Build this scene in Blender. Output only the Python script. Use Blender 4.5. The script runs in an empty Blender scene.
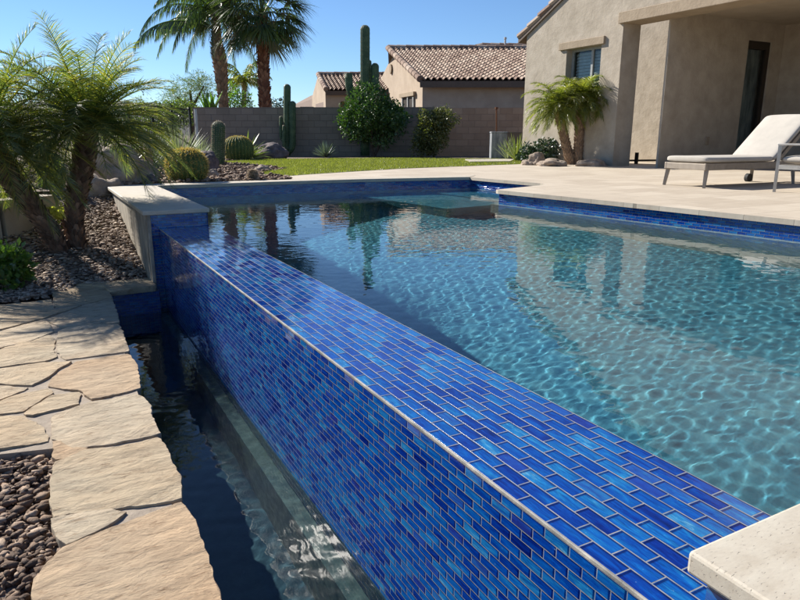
import bpy, bmesh, math, random
import numpy as np
from mathutils import Vector, Matrix, noise
R = random.Random(7)
NR = np.random.RandomState(11)
PI = math.pi
scn = bpy.context.scene
COL = scn.collection
# ------------------------------------------------------------------ camera model (pool aligned world: +Y runs along the infinity edge)
F_, HZ, VPX, CH = 650.0, 135.0, 37.0, 0.65
PITCH = math.atan((300 - HZ) / F_)
YAW = math.atan2((400 - VPX) / F_, math.cos(PITCH) + (300 - HZ) / F_ * math.sin(PITCH))
def ray(px, py):
    x = (px - 400) / F_; y = (300 - py) / F_
    fw = math.cos(PITCH) + y * math.sin(PITCH); z = -math.sin(PITCH) + y * math.cos(PITCH)
    c, s = math.cos(YAW), math.sin(YAW)
    return Vector((x * c + fw * s, -x * s + fw * c, z))
O = Vector((0, 0, CH))
HEAD = Vector((math.sin(YAW), math.cos(YAW), 0)); SIDE = Vector((math.cos(YAW), -math.sin(YAW), 0))
def Z(px, py, z=0.0): r = ray(px, py); return O + r * ((z - CH) / r.z)
def X(px, py, x): r = ray(px, py); return O + r * (x / r.x)
def Y(px, py, y): r = ray(px, py); return O + r * (y / r.y)
def W(px, py, w): r = ray(px, py); return O + r * (w / r.dot(HEAD))
def depth(p): return (Vector(p) - O).dot(HEAD)
def gslope(y): return max(-0.67, min(0.0, -0.66 + 0.19 * (y - 6.4)))
def S(px, py):
    z = -0.5
    for _ in range(60): z = 0.5 * z + 0.5 * gslope(Z(px, py, z).y)
    return Z(px, py, z)
# ------------------------------------------------------------------ materials
def newmat(name):
    m = bpy.data.materials.new(name); m.use_nodes = True
    nt = m.node_tree; nt.nodes.clear()
    out = nt.nodes.new('ShaderNodeOutputMaterial')
    return m, nt, out
class N:
    def __init__(s, nt): s.nt = nt
    def __call__(s, typ, ins=None, **kw):
        n = s.nt.nodes.new('ShaderNode' + typ)
        for k, v in kw.items(): setattr(n, k, v)
        for k, v in (ins or {}).items():
            if isinstance(v, bpy.types.NodeSocket): s.nt.links.new(v, n.inputs[k])
            else: n.inputs[k].default_value = v
        return n
    def ramp(s, fac, stops, interp='LINEAR'):
        n = s.nt.nodes.new('ShaderNodeValToRGB'); n.color_ramp.interpolation = interp
        cr = n.color_ramp
        while len(cr.elements) < len(stops): cr.elements.new(0.5)
        for e, (p, c) in zip(cr.elements, stops):
            e.position = p; e.color = (*c, 1) if len(c) == 3 else c
        s.nt.links.new(fac, n.inputs[0]); return n.outputs[0]
    def math(s, op, a, b=0.0, c=None):
        n = s.nt.nodes.new('ShaderNodeMath'); n.operation = op
        for i, v in enumerate([a, b, c]):
            if v is None: continue
            if isinstance(v, bpy.types.NodeSocket): s.nt.links.new(v, n.inputs[i])
            else: n.inputs[i].default_value = v
        return n.outputs[0]
    def mix(s, fac, a, b, mode='MIX'):
        n = s.nt.nodes.new('ShaderNodeMix'); n.data_type = 'RGBA'; n.blend_type = mode
        for i, v in ((0, fac), (6, a), (7, b)):
            if isinstance(v, bpy.types.NodeSocket): s.nt.links.new(v, n.inputs[i])
            else: n.inputs[i].default_value = (*v, 1) if isinstance(v, tuple) and len(v) == 3 else v
        return n.outputs[2]
def c3(c): return (*c, 1)
def rough_mat(name, cols, scale=8, detail=6, rough=0.85, bump=0.3, bscale=None, bdist=0.01, island=0.0, coord='Object', spec=0.4, stretch=None, stops=None):
    """Mottled natural surface: colour ramp over noise, a bump from a finer noise, optional variation per mesh island."""
    m, nt, out = newmat(name); n = N(nt)
    tc = n('TexCoord').outputs[coord]
    if stretch: tc = n('Mapping', {'Vector': tc, 'Scale': stretch}).outputs[0]
    a = n('TexNoise', {'Vector': tc, 'Scale': scale, 'Detail': detail, 'Roughness': 0.6}).outputs[0]
    if island:
        g = n('NewGeometry').outputs['Random Per Island']
        a = n.math('ADD', n.math('MULTIPLY', a, 1 - island), n.math('MULTIPLY', g, island))
    k = len(cols)
    st = stops or [0.3 + 0.4 * i / max(1, k - 1) for i in range(k)]
    if island > 0.4 and not stops: st = [0.15 + 0.7 * i / max(1, k - 1) for i in range(k)]
    col = n.ramp(a, list(zip(st, cols)))
    b = n('TexNoise', {'Vector': tc, 'Scale': bscale or scale * 6, 'Detail': 5, 'Roughness': 0.65}).outputs[0]
    bp = n('Bump', {'Height': b, 'Strength': bump, 'Distance': bdist})
    p = n('BsdfPrincipled', {'Base Color': col, 'Roughness': rough, 'Normal': bp.outputs[0], 'Specular IOR Level': spec})
    nt.links.new(p.outputs[0], out.inputs[0]); return m
def leaf_mat(name, cols, trans=0.45, rough=0.4, gloss=0.12, tcol=None):
    m, nt, out = newmat(name); n = N(nt)
    g = n('NewGeometry').outputs['Random Per Island']
    tc = n('TexCoord').outputs['Object']
    a = n('TexNoise', {'Vector': tc, 'Scale': 2.5, 'Detail': 3}).outputs[0]
    f = n.math('ADD', n.math('MULTIPLY', g, 0.55), n.math('MULTIPLY', a, 0.45))
    k = len(cols)
    col = n.ramp(f, [(0.2 + 0.6 * i / (k - 1), c) for i, c in enumerate(cols)])
    d = n('BsdfDiffuse', {'Color': col}).outputs[0]
    tcl = n.mix(1.0, col, c3(tcol or (1.6, 1.9, 0.7)), 'MULTIPLY')
    t = n('BsdfTranslucent', {'Color': tcl}).outputs[0]
    mx = n('MixShader', {0: trans, 1: d, 2: t}).outputs[0]
    gl = n('BsdfGlossy', {'Color': (1, 1, 1, 1), 'Roughness': rough}).outputs[0]
    o = n('MixShader', {0: gloss, 1: mx, 2: gl}).outputs[0]
    nt.links.new(o, out.inputs[0]); return m
def plain(name, col, rough=0.5, metal=0.0, var=0.15, scale=12, bump=0.05, bscale=60):
    lo = tuple(c * (1 - var) for c in col); hi = tuple(min(1, c * (1 + var)) for c in col)
    m = rough_mat(name, [lo, hi], scale=scale, rough=rough, bump=bump, bscale=bscale, bdist=0.003)
    m.node_tree.nodes['Principled BSDF'].inputs['Metallic'].default_value = metal
    return m
def tile_mat(name, gain=0.86, bw=0.1, rh=0.041, ms=0.0017):
    """Glass subway tile in running bond, uv in metres; each tile its own blue, streaked and slightly tilted."""
    m, nt, out = newmat(name); n = N(nt)
    uv = n('UVMap').outputs[0]
    br = n('TexBrick', {'Vector': uv, 'Color1': (0, 0, 0, 1), 'Color2': (1, 1, 1, 1), 'Mortar': (0, 0, 0, 1), 'Scale': 1.0, 'Mortar Size': ms,
                        'Mortar Smooth': 0.25, 'Bias': 0.0, 'Brick Width': bw, 'Row Height': rh}, offset=0.5, offset_frequency=2, squash=1.0)
    rnd = br.outputs['Color']; fac = br.outputs['Fac']
    wn = n('TexWhiteNoise', {'W': n.math('MULTIPLY', rnd, 97.3)}, noise_dimensions='1D')
    off = n('VectorMath', {0: wn.outputs['Color'], 1: (40, 40, 40)}, operation='MULTIPLY').outputs[0]
    v2 = n('VectorMath', {0: uv, 1: off}, operation='ADD').outputs[0]
    st = n('Mapping', {'Vector': v2, 'Scale': (9, 1.9 / rh, 1)}).outputs[0]
    s1 = n('TexNoise', {'Vector': st, 'Scale': 1.0, 'Detail': 6, 'Roughness': 0.62, 'Distortion': 0.7}).outputs[0]
    f = n.math('ADD', n.math('MULTIPLY', wn.outputs['Value'], 0.44), n.math('MULTIPLY', s1, 0.84))
    g = gain
    cs = [(0.24, (0.002, 0.006, 0.09)), (0.40, (0.002, 0.022, 0.23)), (0.56, (0.002, 0.058, 0.34)), (0.73, (0.004, 0.105, 0.40)), (0.89, (0.015, 0.20, 0.46)), (1.0, (0.14, 0.40, 0.58))]
    tc = n.ramp(f, [(p, tuple(x * g for x in c)) for p, c in cs])
    s3 = n('TexNoise', {'Vector': n('Mapping', {'Vector': v2, 'Scale': (16, 4.6 / rh, 1)}).outputs[0], 'Scale': 1.0, 'Detail': 5, 'Roughness': 0.7, 'Distortion': 1.2}).outputs[0]
    k3 = n.ramp(s3, [(0.3, (0.42, 0.42, 0.52)), (0.5, (0.86, 0.86, 0.9)), (0.7, (1.5, 1.4, 1.25))])
    tc = n.mix(1.0, tc, k3, 'MULTIPLY')
    # a few iridescent violet tiles
    pv = n.math('GREATER_THAN', n.math('FRACT', n.math('MULTIPLY', wn.outputs['Value'], 13.7)), 0.93)
    tc = n.mix(n.math('MULTIPLY', pv, 0.2), tc, (0.05, 0.03, 0.2))
    # painted shade of thick glass: colour darkens towards the edges, most at one end
    b2 = n('TexBrick', {'Vector': n('VectorMath', {0: uv, 1: (0.055 * bw, 0.06 * rh, 0)}, operation='ADD').outputs[0], 'Color1': (0, 0, 0, 1), 'Color2': (1, 1, 1, 1), 'Mortar': (0, 0, 0, 1), 'Scale': 1.0, 'Mortar Size': ms * 3.6,
                        'Mortar Smooth': 0.9, 'Bias': 0.0, 'Brick Width': bw, 'Row Height': rh}, offset=0.5, offset_frequency=2, squash=1.0)
    dk = n.math('SUBTRACT', 1.0, n.math('MULTIPLY', b2.outputs['Fac'], 0.85))
    tc = n.mix(1.0, tc, n('CombineColor', {0: dk, 1: dk, 2: n.math('ADD', n.math('MULTIPLY', dk, 0.8), 0.2)}).outputs[0], 'MULTIPLY')
    sp_ = n('TexNoise', {'Vector': n('Mapping', {'Vector': v2, 'Scale': (120, 190, 1)}).outputs[0], 'Scale': 1.0, 'Detail': 3}).outputs[0]
    tc = n.mix(n.math('MULTIPLY', n.math('GREATER_THAN', n.math('MULTIPLY', sp_, n.math('ADD', s1, 0.5)), 0.80), 0.35), tc, (0.3, 0.5, 0.68))  # glitter of the glass painted into the colour as pale flecks
    gn = n('TexNoise', {'Vector': uv, 'Scale': 30.0, 'Detail': 4}).outputs[0]
    gc = n.ramp(gn, [(0.35, (0.15, 0.17, 0.20)), (0.7, (0.31, 0.31, 0.30))])
    col = n.mix(fac, tc, gc)
    tilt = n('VectorMath', {0: n('VectorMath', {0: wn.outputs['Color'], 1: (0.5, 0.5, 0.5)}, operation='SUBTRACT').outputs[0], 'Scale': 0.05}, operation='SCALE').outputs[0]
    gnm = n('NewGeometry').outputs['Normal']
    nn = n('VectorMath', {0: n('VectorMath', {0: gnm, 1: tilt}, operation='ADD').outputs[0]}, operation='NORMALIZE').outputs[0]
    h = n.math('SUBTRACT', n.math('MULTIPLY', s1, 0.25), fac)
    bp = n('Bump', {'Height': h, 'Strength': 0.55, 'Distance': 0.0015, 'Normal': nn})
    rg = n.math('ADD', n.math('MULTIPLY', fac, 0.5), n.math('ADD', 0.025, n.math('MULTIPLY', s1, 0.07)))
    p = n('BsdfPrincipled', {'Base Color': col, 'Roughness': rg, 'IOR': 1.5, 'Normal': bp.outputs[0], 'Coat Weight': 0.35, 'Coat Roughness': 0.04})
    nt.links.new(p.outputs[0], out.inputs[0]); return m
M = {}
M['tile_top'] = tile_mat('glass_tile_large')
M['tile'] = tile_mat('glass_tile_small', bw=0.077, rh=0.0262, ms=0.0012)
def travertine_mat():
    m, nt, out = newmat('travertine'); n = N(nt)
    tc = n('TexCoord').outputs['Object']
    st = n('Mapping', {'Vector': tc, 'Scale': (1.0, 2.4, 2.4)}).outputs[0]
    a = n('TexNoise', {'Vector': st, 'Scale': 7.0, 'Detail': 9, 'Roughness': 0.68}).outputs[0]
    col = n.ramp(a, [(0.3, (0.38, 0.325, 0.25)), (0.5, (0.46, 0.41, 0.33)), (0.72, (0.52, 0.475, 0.39))])
    pz = n('TexNoise', {'Vector': st, 'Scale': 85.0, 'Detail': 4, 'Roughness': 0.6}).outputs[0]
    pit = n.ramp(pz, [(0.28, (0, 0, 0)), (0.38, (1, 1, 1))])
    col = n.mix(1.0, col, n.ramp(pz, [(0.28, (0.8, 0.77, 0.72)), (0.38, (1, 1, 1)), (0.62, (1.06, 1.06, 1.05))]), 'MULTIPLY')
    bp = n('Bump', {'Height': n.math('ADD', pit, n.math('MULTIPLY', a, 0.8)), 'Strength': 0.6, 'Distance': 0.0016})
    p = n('BsdfPrincipled', {'Base Color': col, 'Roughness': 0.65, 'Normal': bp.outputs[0]})
    nt.links.new(p.outputs[0], out.inputs[0]); return m
M['travertine'] = travertine_mat()
M['pier_stone'] = rough_mat('pier_stone', [(0.19, 0.165, 0.13), (0.33, 0.29, 0.23), (0.5, 0.44, 0.35)], scale=7, rough=0.8, bump=0.5, bscale=40, bdist=0.006, stretch=(1, 2.2, 0.8))
M['plaster'] = rough_mat('pool_plaster', [(0.03, 0.14, 0.20), (0.06, 0.20, 0.26), (0.12, 0.28, 0.325)], scale=9, detail=9, rough=0.8, bump=0.2, bscale=120, bdist=0.004)
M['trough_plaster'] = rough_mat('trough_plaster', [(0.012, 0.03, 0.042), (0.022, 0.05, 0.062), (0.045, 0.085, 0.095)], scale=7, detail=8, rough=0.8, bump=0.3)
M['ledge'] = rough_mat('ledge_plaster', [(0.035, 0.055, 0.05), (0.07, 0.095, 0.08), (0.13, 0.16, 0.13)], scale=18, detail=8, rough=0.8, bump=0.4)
M['ledge_pale'] = rough_mat('ledge_pale', [(0.450, 0.432, 0.360), (0.594, 0.567, 0.495)], scale=10, rough=0.7, bump=0.2)
M['mortar'] = rough_mat('mortar', [(0.25, 0.205, 0.16), (0.38, 0.315, 0.245)], scale=20, rough=0.95, bump=0.6, bscale=90, bdist=0.006)
M['gravel'] = rough_mat('gravel_stone', [(0.06, 0.038, 0.026), (0.15, 0.095, 0.062), (0.26, 0.175, 0.118), (0.44, 0.33, 0.24)], scale=14, rough=0.85, island=0.65, bump=1.0, bscale=110, bdist=0.006)
M['gravel_tan'] = rough_mat('gravel_chip', [(0.13, 0.09, 0.07), (0.24, 0.18, 0.135), (0.36, 0.275, 0.21), (0.47, 0.38, 0.30)], scale=14, rough=0.85, island=0.65, bump=0.5, bscale=60, bdist=0.004)
M['soil'] = rough_mat('soil', [(0.09, 0.065, 0.05), (0.19, 0.14, 0.11), (0.28, 0.21, 0.165)], scale=9, rough=0.95, bump=0.8, bscale=45, bdist=0.02)
M['boulder'] = rough_mat('boulder', [(0.17, 0.13, 0.10), (0.33, 0.26, 0.20), (0.5, 0.42, 0.33)], scale=4, detail=9, rough=0.9, bump=0.8, bscale=14, bdist=0.03)
M['boulder_dark'] = rough_mat('boulder_dark', [(0.06, 0.05, 0.055), (0.13, 0.105, 0.105), (0.24, 0.19, 0.18)], scale=5, detail=9, rough=0.9, bump=0.8, bscale=16, bdist=0.03)
M['grassmat'] = leaf_mat('grass_blades', [(0.12, 0.13, 0.028), (0.19, 0.195, 0.045), (0.28, 0.265, 0.085)], trans=0.4, gloss=0.04)
M['lawn'] = rough_mat('lawn_base', [(0.08, 0.1, 0.018), (0.13, 0.16, 0.03), (0.19, 0.21, 0.05)], scale=3, rough=0.95, bump=0.8, bscale=150, bdist=0.02)
M['stucco'] = rough_mat('stucco', [(0.336, 0.286, 0.223), (0.395, 0.340, 0.269), (0.454, 0.395, 0.319)], scale=3.5, detail=9, rough=0.95, bump=0.7, bscale=12, bdist=0.012)
M['stucco_trim'] = rough_mat('stucco_trim', [(0.292, 0.228, 0.159), (0.361, 0.288, 0.206)], scale=4, detail=8, rough=0.95, bump=0.6, bscale=20, bdist=0.012)
M['stucco_far'] = rough_mat('stucco_far', [(0.38, 0.30, 0.225), (0.47, 0.38, 0.29)], scale=2, detail=6, rough=0.95, bump=0.4, bscale=12, bdist=0.02)
M['fascia'] = plain('fascia_brown', (0.12, 0.085, 0.06), 0.7)
M['ceiling'] = rough_mat('patio_ceiling', [(0.36, 0.3, 0.225), (0.42, 0.35, 0.265)], scale=3, rough=0.95, bump=0.3)
M['roof_tile'] = rough_mat('clay_roof_tile', [(0.16, 0.095, 0.07), (0.26, 0.175, 0.13), (0.36, 0.265, 0.20), (0.44, 0.35, 0.275)], scale=9, rough=0.85, island=0.6, bump=0.3)
M['block'] = None
def block_mat(name, cols, mort):
    m, nt, out = newmat(name); n = N(nt)
    uv = n('UVMap').outputs[0]
    br = n('TexBrick', {'Vector': uv, 'Color1': (0, 0, 0, 1), 'Color2': (1, 1, 1, 1), 'Mortar': (0.5, 0.5, 0.5, 1), 'Scale': 1.0, 'Mortar Size': 0.009, 'Mortar Smooth': 0.3, 'Brick Width': 0.4, 'Row Height': 0.2})
    ns = n('TexNoise', {'Vector': uv, 'Scale': 2.2, 'Detail': 8, 'Roughness': 0.7}).outputs[0]
    f = n.math('ADD', n.math('MULTIPLY', br.outputs['Color'], 0.35), n.math('MULTIPLY', ns, 0.75))
    col = n.mix(n.math('MULTIPLY', br.outputs['Fac'], 0.45), n.ramp(f, [(0.1, cols[0]), (0.55, cols[1]), (1.0, cols[2])]), mort)
    fn = n('TexNoise', {'Vector': uv, 'Scale': 40.0, 'Detail': 4}).outputs[0]
    bp = n('Bump', {'Height': n.math('SUBTRACT', n.math('MULTIPLY', fn, 0.3), br.outputs['Fac']), 'Strength': 0.7, 'Distance': 0.012})
    p = n('BsdfPrincipled', {'Base Color': col, 'Roughness': 0.95, 'Normal': bp.outputs[0], 'Specular IOR Level': 0.2})
    nt.links.new(p.outputs[0], out.inputs[0]); return m
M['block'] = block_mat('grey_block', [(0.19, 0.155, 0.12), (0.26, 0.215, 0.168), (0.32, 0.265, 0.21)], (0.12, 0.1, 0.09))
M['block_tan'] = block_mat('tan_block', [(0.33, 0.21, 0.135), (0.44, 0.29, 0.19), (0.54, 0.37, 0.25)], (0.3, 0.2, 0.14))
def deck_mat():
    m, nt, out = newmat('travertine_pavers'); n = N(nt)
    tc = n('TexCoord').outputs['Object']
    mp = n('Mapping', {'Vector': tc, 'Rotation': (0, 0, 0.04)}).outputs[0]
    br = n('TexBrick', {'Vector': mp, 'Color1': (0, 0, 0, 1), 'Color2': (1, 1, 1, 1), 'Mortar': (0.5, 0.5, 0.5, 1), 'Scale': 1.0, 'Mortar Size': 0.003, 'Mortar Smooth': 0.2, 'Brick Width': 0.61, 'Row Height': 0.405})
    ns = n('TexNoise', {'Vector': n('Mapping', {'Vector': mp, 'Scale': (2.0, 7, 1)}).outputs[0], 'Scale': 1.3, 'Detail': 9, 'Roughness': 0.7}).outputs[0]
    f = n.math('ADD', n.math('MULTIPLY', br.outputs['Color'], 0.3), n.math('MULTIPLY', ns, 0.8))
    col = n.mix(n.math('MULTIPLY', br.outputs['Fac'], 0.9), n.ramp(f, [(0.25, (0.37, 0.305, 0.23)), (0.55, (0.47, 0.40, 0.31)), (0.85, (0.56, 0.49, 0.39))]), (0.24, 0.2, 0.15))
    pits = n('TexNoise', {'Vector': mp, 'Scale': 60.0, 'Detail': 5}).outputs[0]
    bp = n('Bump', {'Height': n.math('SUBTRACT', n.math('MULTIPLY', pits, 0.4), br.outputs['Fac']), 'Strength': 0.5, 'Distance': 0.003})
    p = n('BsdfPrincipled', {'Base Color': col, 'Roughness': 0.75, 'Normal': bp.outputs[0]})
    nt.links.new(p.outputs[0], out.inputs[0]); return m
M['deck'] = deck_mat()
def flag_mat(name, tint):
    m, nt, out = newmat(name); n = N(nt)
    tc = n('TexCoord').outputs['Object']
    g = n('NewGeometry').outputs['Random Per Island']
    oi = n('ObjectInfo').outputs['Random']
    an = n('CombineXYZ', {2: n.math('MULTIPLY', oi, 1.1)}).outputs[0]
    of = n('CombineXYZ', {0: n.math('MULTIPLY', oi, 30.0), 1: n.math('MULTIPLY', oi, 17.0)}).outputs[0]
    rot = n('Mapping', {'Vector': tc, 'Location': of, 'Rotation': an, 'Scale': (1.0, 2.3, 1)}).outputs[0]
    a = n('TexNoise', {'Vector': rot, 'Scale': 5.5, 'Detail': 10, 'Roughness': 0.62, 'Distortion': 0.4}).outputs[0]
    col = n.ramp(a, [(0.28, tuple(0.72 * x for x in tint)), (0.5, tint), (0.75, tuple(min(1, 1.18 * x) for x in tint))])
    # cleft layers: terraced noise
    b = n('TexNoise', {'Vector': rot, 'Scale': 7.0, 'Detail': 7, 'Roughness': 0.55, 'Distortion': 0.5}).outputs[0]
    sn = n.math('SNAP', b, 0.055)
    fine = n('TexNoise', {'Vector': rot, 'Scale': 45, 'Detail': 8, 'Roughness': 0.75}).outputs[0]
    pit = n.ramp(n('TexNoise', {'Vector': rot, 'Scale': 16, 'Detail': 9, 'Roughness': 0.72}).outputs[0], [(0.34, (0.62, 0.56, 0.5)), (0.46, (0.96, 0.95, 0.94)), (0.7, (1.08, 1.07, 1.04))])
    tone = n.ramp(n('TexNoise', {'Vector': tc, 'Scale': 1.9, 'Detail': 3}).outputs[0], [(0.35, (1.04, 0.96, 0.88)), (0.65, (0.99, 1.0, 1.0))])
    col = n.mix(1.0, n.mix(1.0, col, pit, 'MULTIPLY'), tone, 'MULTIPLY')
    h = n.math('ADD', n.math('ADD', n.math('MULTIPLY', sn, 1.0), n.math('MULTIPLY', b, 0.5)), n.math('MULTIPLY', fine, 0.30))
    bp = n('Bump', {'Height': h, 'Strength': 0.75, 'Distance': 0.03})
    p = n('BsdfPrincipled', {'Base Color': col, 'Roughness': 0.85, 'Normal': bp.outputs[0], 'Specular IOR Level': 0.3})
    nt.links.new(p.outputs[0], out.inputs[0]); return m
M['flag0'] = flag_mat('flagstone_buff', (0.43, 0.355, 0.25))
M['flag1'] = flag_mat('flagstone_orange', (0.44, 0.335, 0.225))
M['flag2'] = flag_mat('flagstone_pale', (0.45, 0.38, 0.28))
def water_mat(name, absorb, density, rough=0.0):
    m, nt, out = newmat(name); n = N(nt)
    # the water's own blue green tint sits in the refracted light; a volume would switch off the refracted sun
    g = n('BsdfPrincipled', {'Base Color': c3(absorb), 'Roughness': 0.0, 'IOR': 1.333, 'Transmission Weight': 1.0}).outputs[0]
    nt.links.new(g, out.inputs[0])
    return m
M['water'] = water_mat('pool_water', (0.66, 0.95, 1.0), 0)
M['trough_water'] = water_mat('basin_water', (0.6, 0.85, 0.95), 0)
M['palm_leaf'] = leaf_mat('date_palm_leaf', [(0.055, 0.085, 0.03), (0.09, 0.125, 0.035), (0.18, 0.185, 0.045), (0.36, 0.28, 0.06)], trans=0.5, gloss=0.06, rough=0.5)
M['palm_leaf_y'] = leaf_mat('yellow_palm_leaf', [(0.08, 0.11, 0.024), (0.16, 0.175, 0.034), (0.3, 0.27, 0.058)], trans=0.45, gloss=0.06)  # yellower leaf tone
M['palm_leaf_f'] = leaf_mat('far_palm_leaf', [(0.03, 0.06, 0.02), (0.06, 0.1, 0.03), (0.13, 0.16, 0.045)], trans=0.4, gloss=0.1)
M['citrus'] = leaf_mat('citrus_leaf', [(0.025, 0.065, 0.014), (0.05, 0.105, 0.02), (0.10, 0.17, 0.035)], trans=0.2, gloss=0.05, rough=0.5)
M['shrub_y'] = leaf_mat('yellow_shrub_leaf', [(0.05, 0.07, 0.02), (0.11, 0.12, 0.03), (0.2, 0.17, 0.06)], trans=0.3, gloss=0.05)
M['shrub_d'] = leaf_mat('dark_shrub_leaf', [(0.012, 0.035, 0.015), (0.025, 0.055, 0.02), (0.04, 0.08, 0.03)], trans=0.15, gloss=0.1)
M['shrub_b'] = leaf_mat('bright_shrub_leaf', [(0.05, 0.11, 0.02), (0.1, 0.18, 0.03), (0.16, 0.25, 0.05)], trans=0.4, gloss=0.06)
M['blossom'] = leaf_mat('yellow_blossom', [(0.2, 0.25, 0.04), (0.45, 0.42, 0.1), (0.6, 0.58, 0.2)], trans=0.3, gloss=0.03)
M['desert_leaf'] = leaf_mat('desert_tree_leaf', [(0.07, 0.1, 0.035), (0.12, 0.16, 0.05), (0.19, 0.22, 0.08)], trans=0.35, gloss=0.05)
M['agave'] = leaf_mat('agave_blade', [(0.10, 0.14, 0.12), (0.16, 0.21, 0.18), (0.24, 0.29, 0.24)], trans=0.12, gloss=0.08)
M['agave_y'] = leaf_mat('variegated_agave', [(0.12, 0.16, 0.05), (0.2, 0.24, 0.07), (0.36, 0.36, 0.14)], trans=0.25, gloss=0.06)
M['silver'] = leaf_mat('silver_blade', [(0.17, 0.19, 0.15), (0.27, 0.29, 0.23), (0.4, 0.41, 0.33)], trans=0.25, gloss=0.06)
M['cactus'] = rough_mat('cactus_skin', [(0.03, 0.065, 0.03), (0.055, 0.10, 0.045), (0.09, 0.14, 0.065)], scale=6, rough=0.6, bump=0.2)
M['cactus_b'] = rough_mat('barrel_skin', [(0.04, 0.075, 0.02), (0.08, 0.12, 0.03), (0.12, 0.16, 0.045)], scale=6, rough=0.7, bump=0.2)
M['spine_y'] = leaf_mat('golden_spine', [(0.35, 0.24, 0.06), (0.5, 0.4, 0.12), (0.65, 0.55, 0.22)], trans=0.4, gloss=0.05, tcol=(1.2, 1.1, 0.7))
M['spine_w'] = leaf_mat('pale_spine', [(0.3, 0.24, 0.18), (0.42, 0.36, 0.28), (0.55, 0.48, 0.38)], trans=0.3, gloss=0.05, tcol=(1.1, 1.0, 0.9))
M['bark'] = rough_mat('palm_boots', [(0.06, 0.036, 0.024), (0.16, 0.10, 0.066), (0.34, 0.23, 0.155)], scale=20, rough=0.95, island=0.55, bump=0.8, bscale=60, bdist=0.01)
M['bark_tan'] = rough_mat('palm_bark_tan', [(0.15, 0.095, 0.06), (0.27, 0.18, 0.115), (0.4, 0.28, 0.18)], scale=10, rough=0.95, island=0.5, bump=0.6)
M['bark_red'] = rough_mat('palm_bark_red', [(0.09, 0.035, 0.02), (0.18, 0.075, 0.04), (0.33, 0.18, 0.1)], scale=10, rough=0.95, island=0.5, bump=0.6)
M['wood'] = rough_mat('shrub_wood', [(0.05, 0.035, 0.025), (0.12, 0.09, 0.065)], scale=12, rough=0.9, bump=0.6)
M['iron'] = plain('black_iron', (0.015, 0.014, 0.013), 0.45, 0.6)
M['pvc'] = plain('pale_plastic', (0.55, 0.55, 0.52), 0.5)
M['rust'] = plain('rusty_rod', (0.18, 0.07, 0.03), 0.8, 0.3)
M['metal_box'] = rough_mat('weathered_metal', [(0.1, 0.11, 0.12), (0.24, 0.25, 0.26), (0.42, 0.42, 0.41)], scale=3, detail=8, rough=0.6, bump=0.2, stretch=(4, 4, 0.8))
M['frame_wood'] = plain('lounger_frame', (0.30, 0.255, 0.205), 0.55, 0.2)
M['cushion'] = rough_mat('cushion_fabric', [(0.40, 0.37, 0.325), (0.47, 0.435, 0.38)], scale=6, rough=0.95, bump=0.35, bscale=260, bdist=0.002)
M['sling'] = plain('sling_mesh', (0.05, 0.055, 0.06), 0.6)
M['alu'] = plain('painted_aluminium', (0.42, 0.40, 0.37), 0.35, 0.6)
M['dark_frame'] = plain('dark_door_frame', (0.03, 0.022, 0.016), 0.5)
M['white_frame'] = plain('window_frame', (0.34, 0.35, 0.34), 0.5)
M['shutter'] = plain('shutter_slat', (0.75, 0.74, 0.72), 0.5)
M['black'] = plain('wheel_rubber', (0.02, 0.02, 0.02), 0.7)
M['room_shade'] = plain('painted_room_shade', (0.03, 0.03, 0.03), 0.9)  # near black that stands for the shade inside the room
M['hill'] = rough_mat('hill_ground', [(0.12, 0.11, 0.12), (0.2, 0.18, 0.18)], scale=0.05, rough=1.0, bump=0.3)
M['trim'] = rough_mat('edge_trim_grout', [(0.15, 0.145, 0.135), (0.26, 0.25, 0.225), (0.42, 0.39, 0.34)], scale=14, rough=0.5, bump=0.4, bscale=80, bdist=0.003)
def glass_mat():
    m, nt, out = newmat('window_glass'); n = N(nt)
    g = n('BsdfGlossy', {'Color': (1, 1, 1, 1), 'Roughness': 0.02}).outputs[0]
    t = n('BsdfTransparent', {'Color': (0.75, 0.85, 0.85, 1)}).outputs[0]
    f = n('Fresnel', {'IOR': 1.5}).outputs[0]
    f2 = n.math('MULTIPLY', f, 0.8)
    o = n('MixShader', {0: f2, 1: t, 2: g}).outputs[0]
    nt.links.new(o, out.inputs[0]); return m
M['glass'] = glass_mat()
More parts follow.
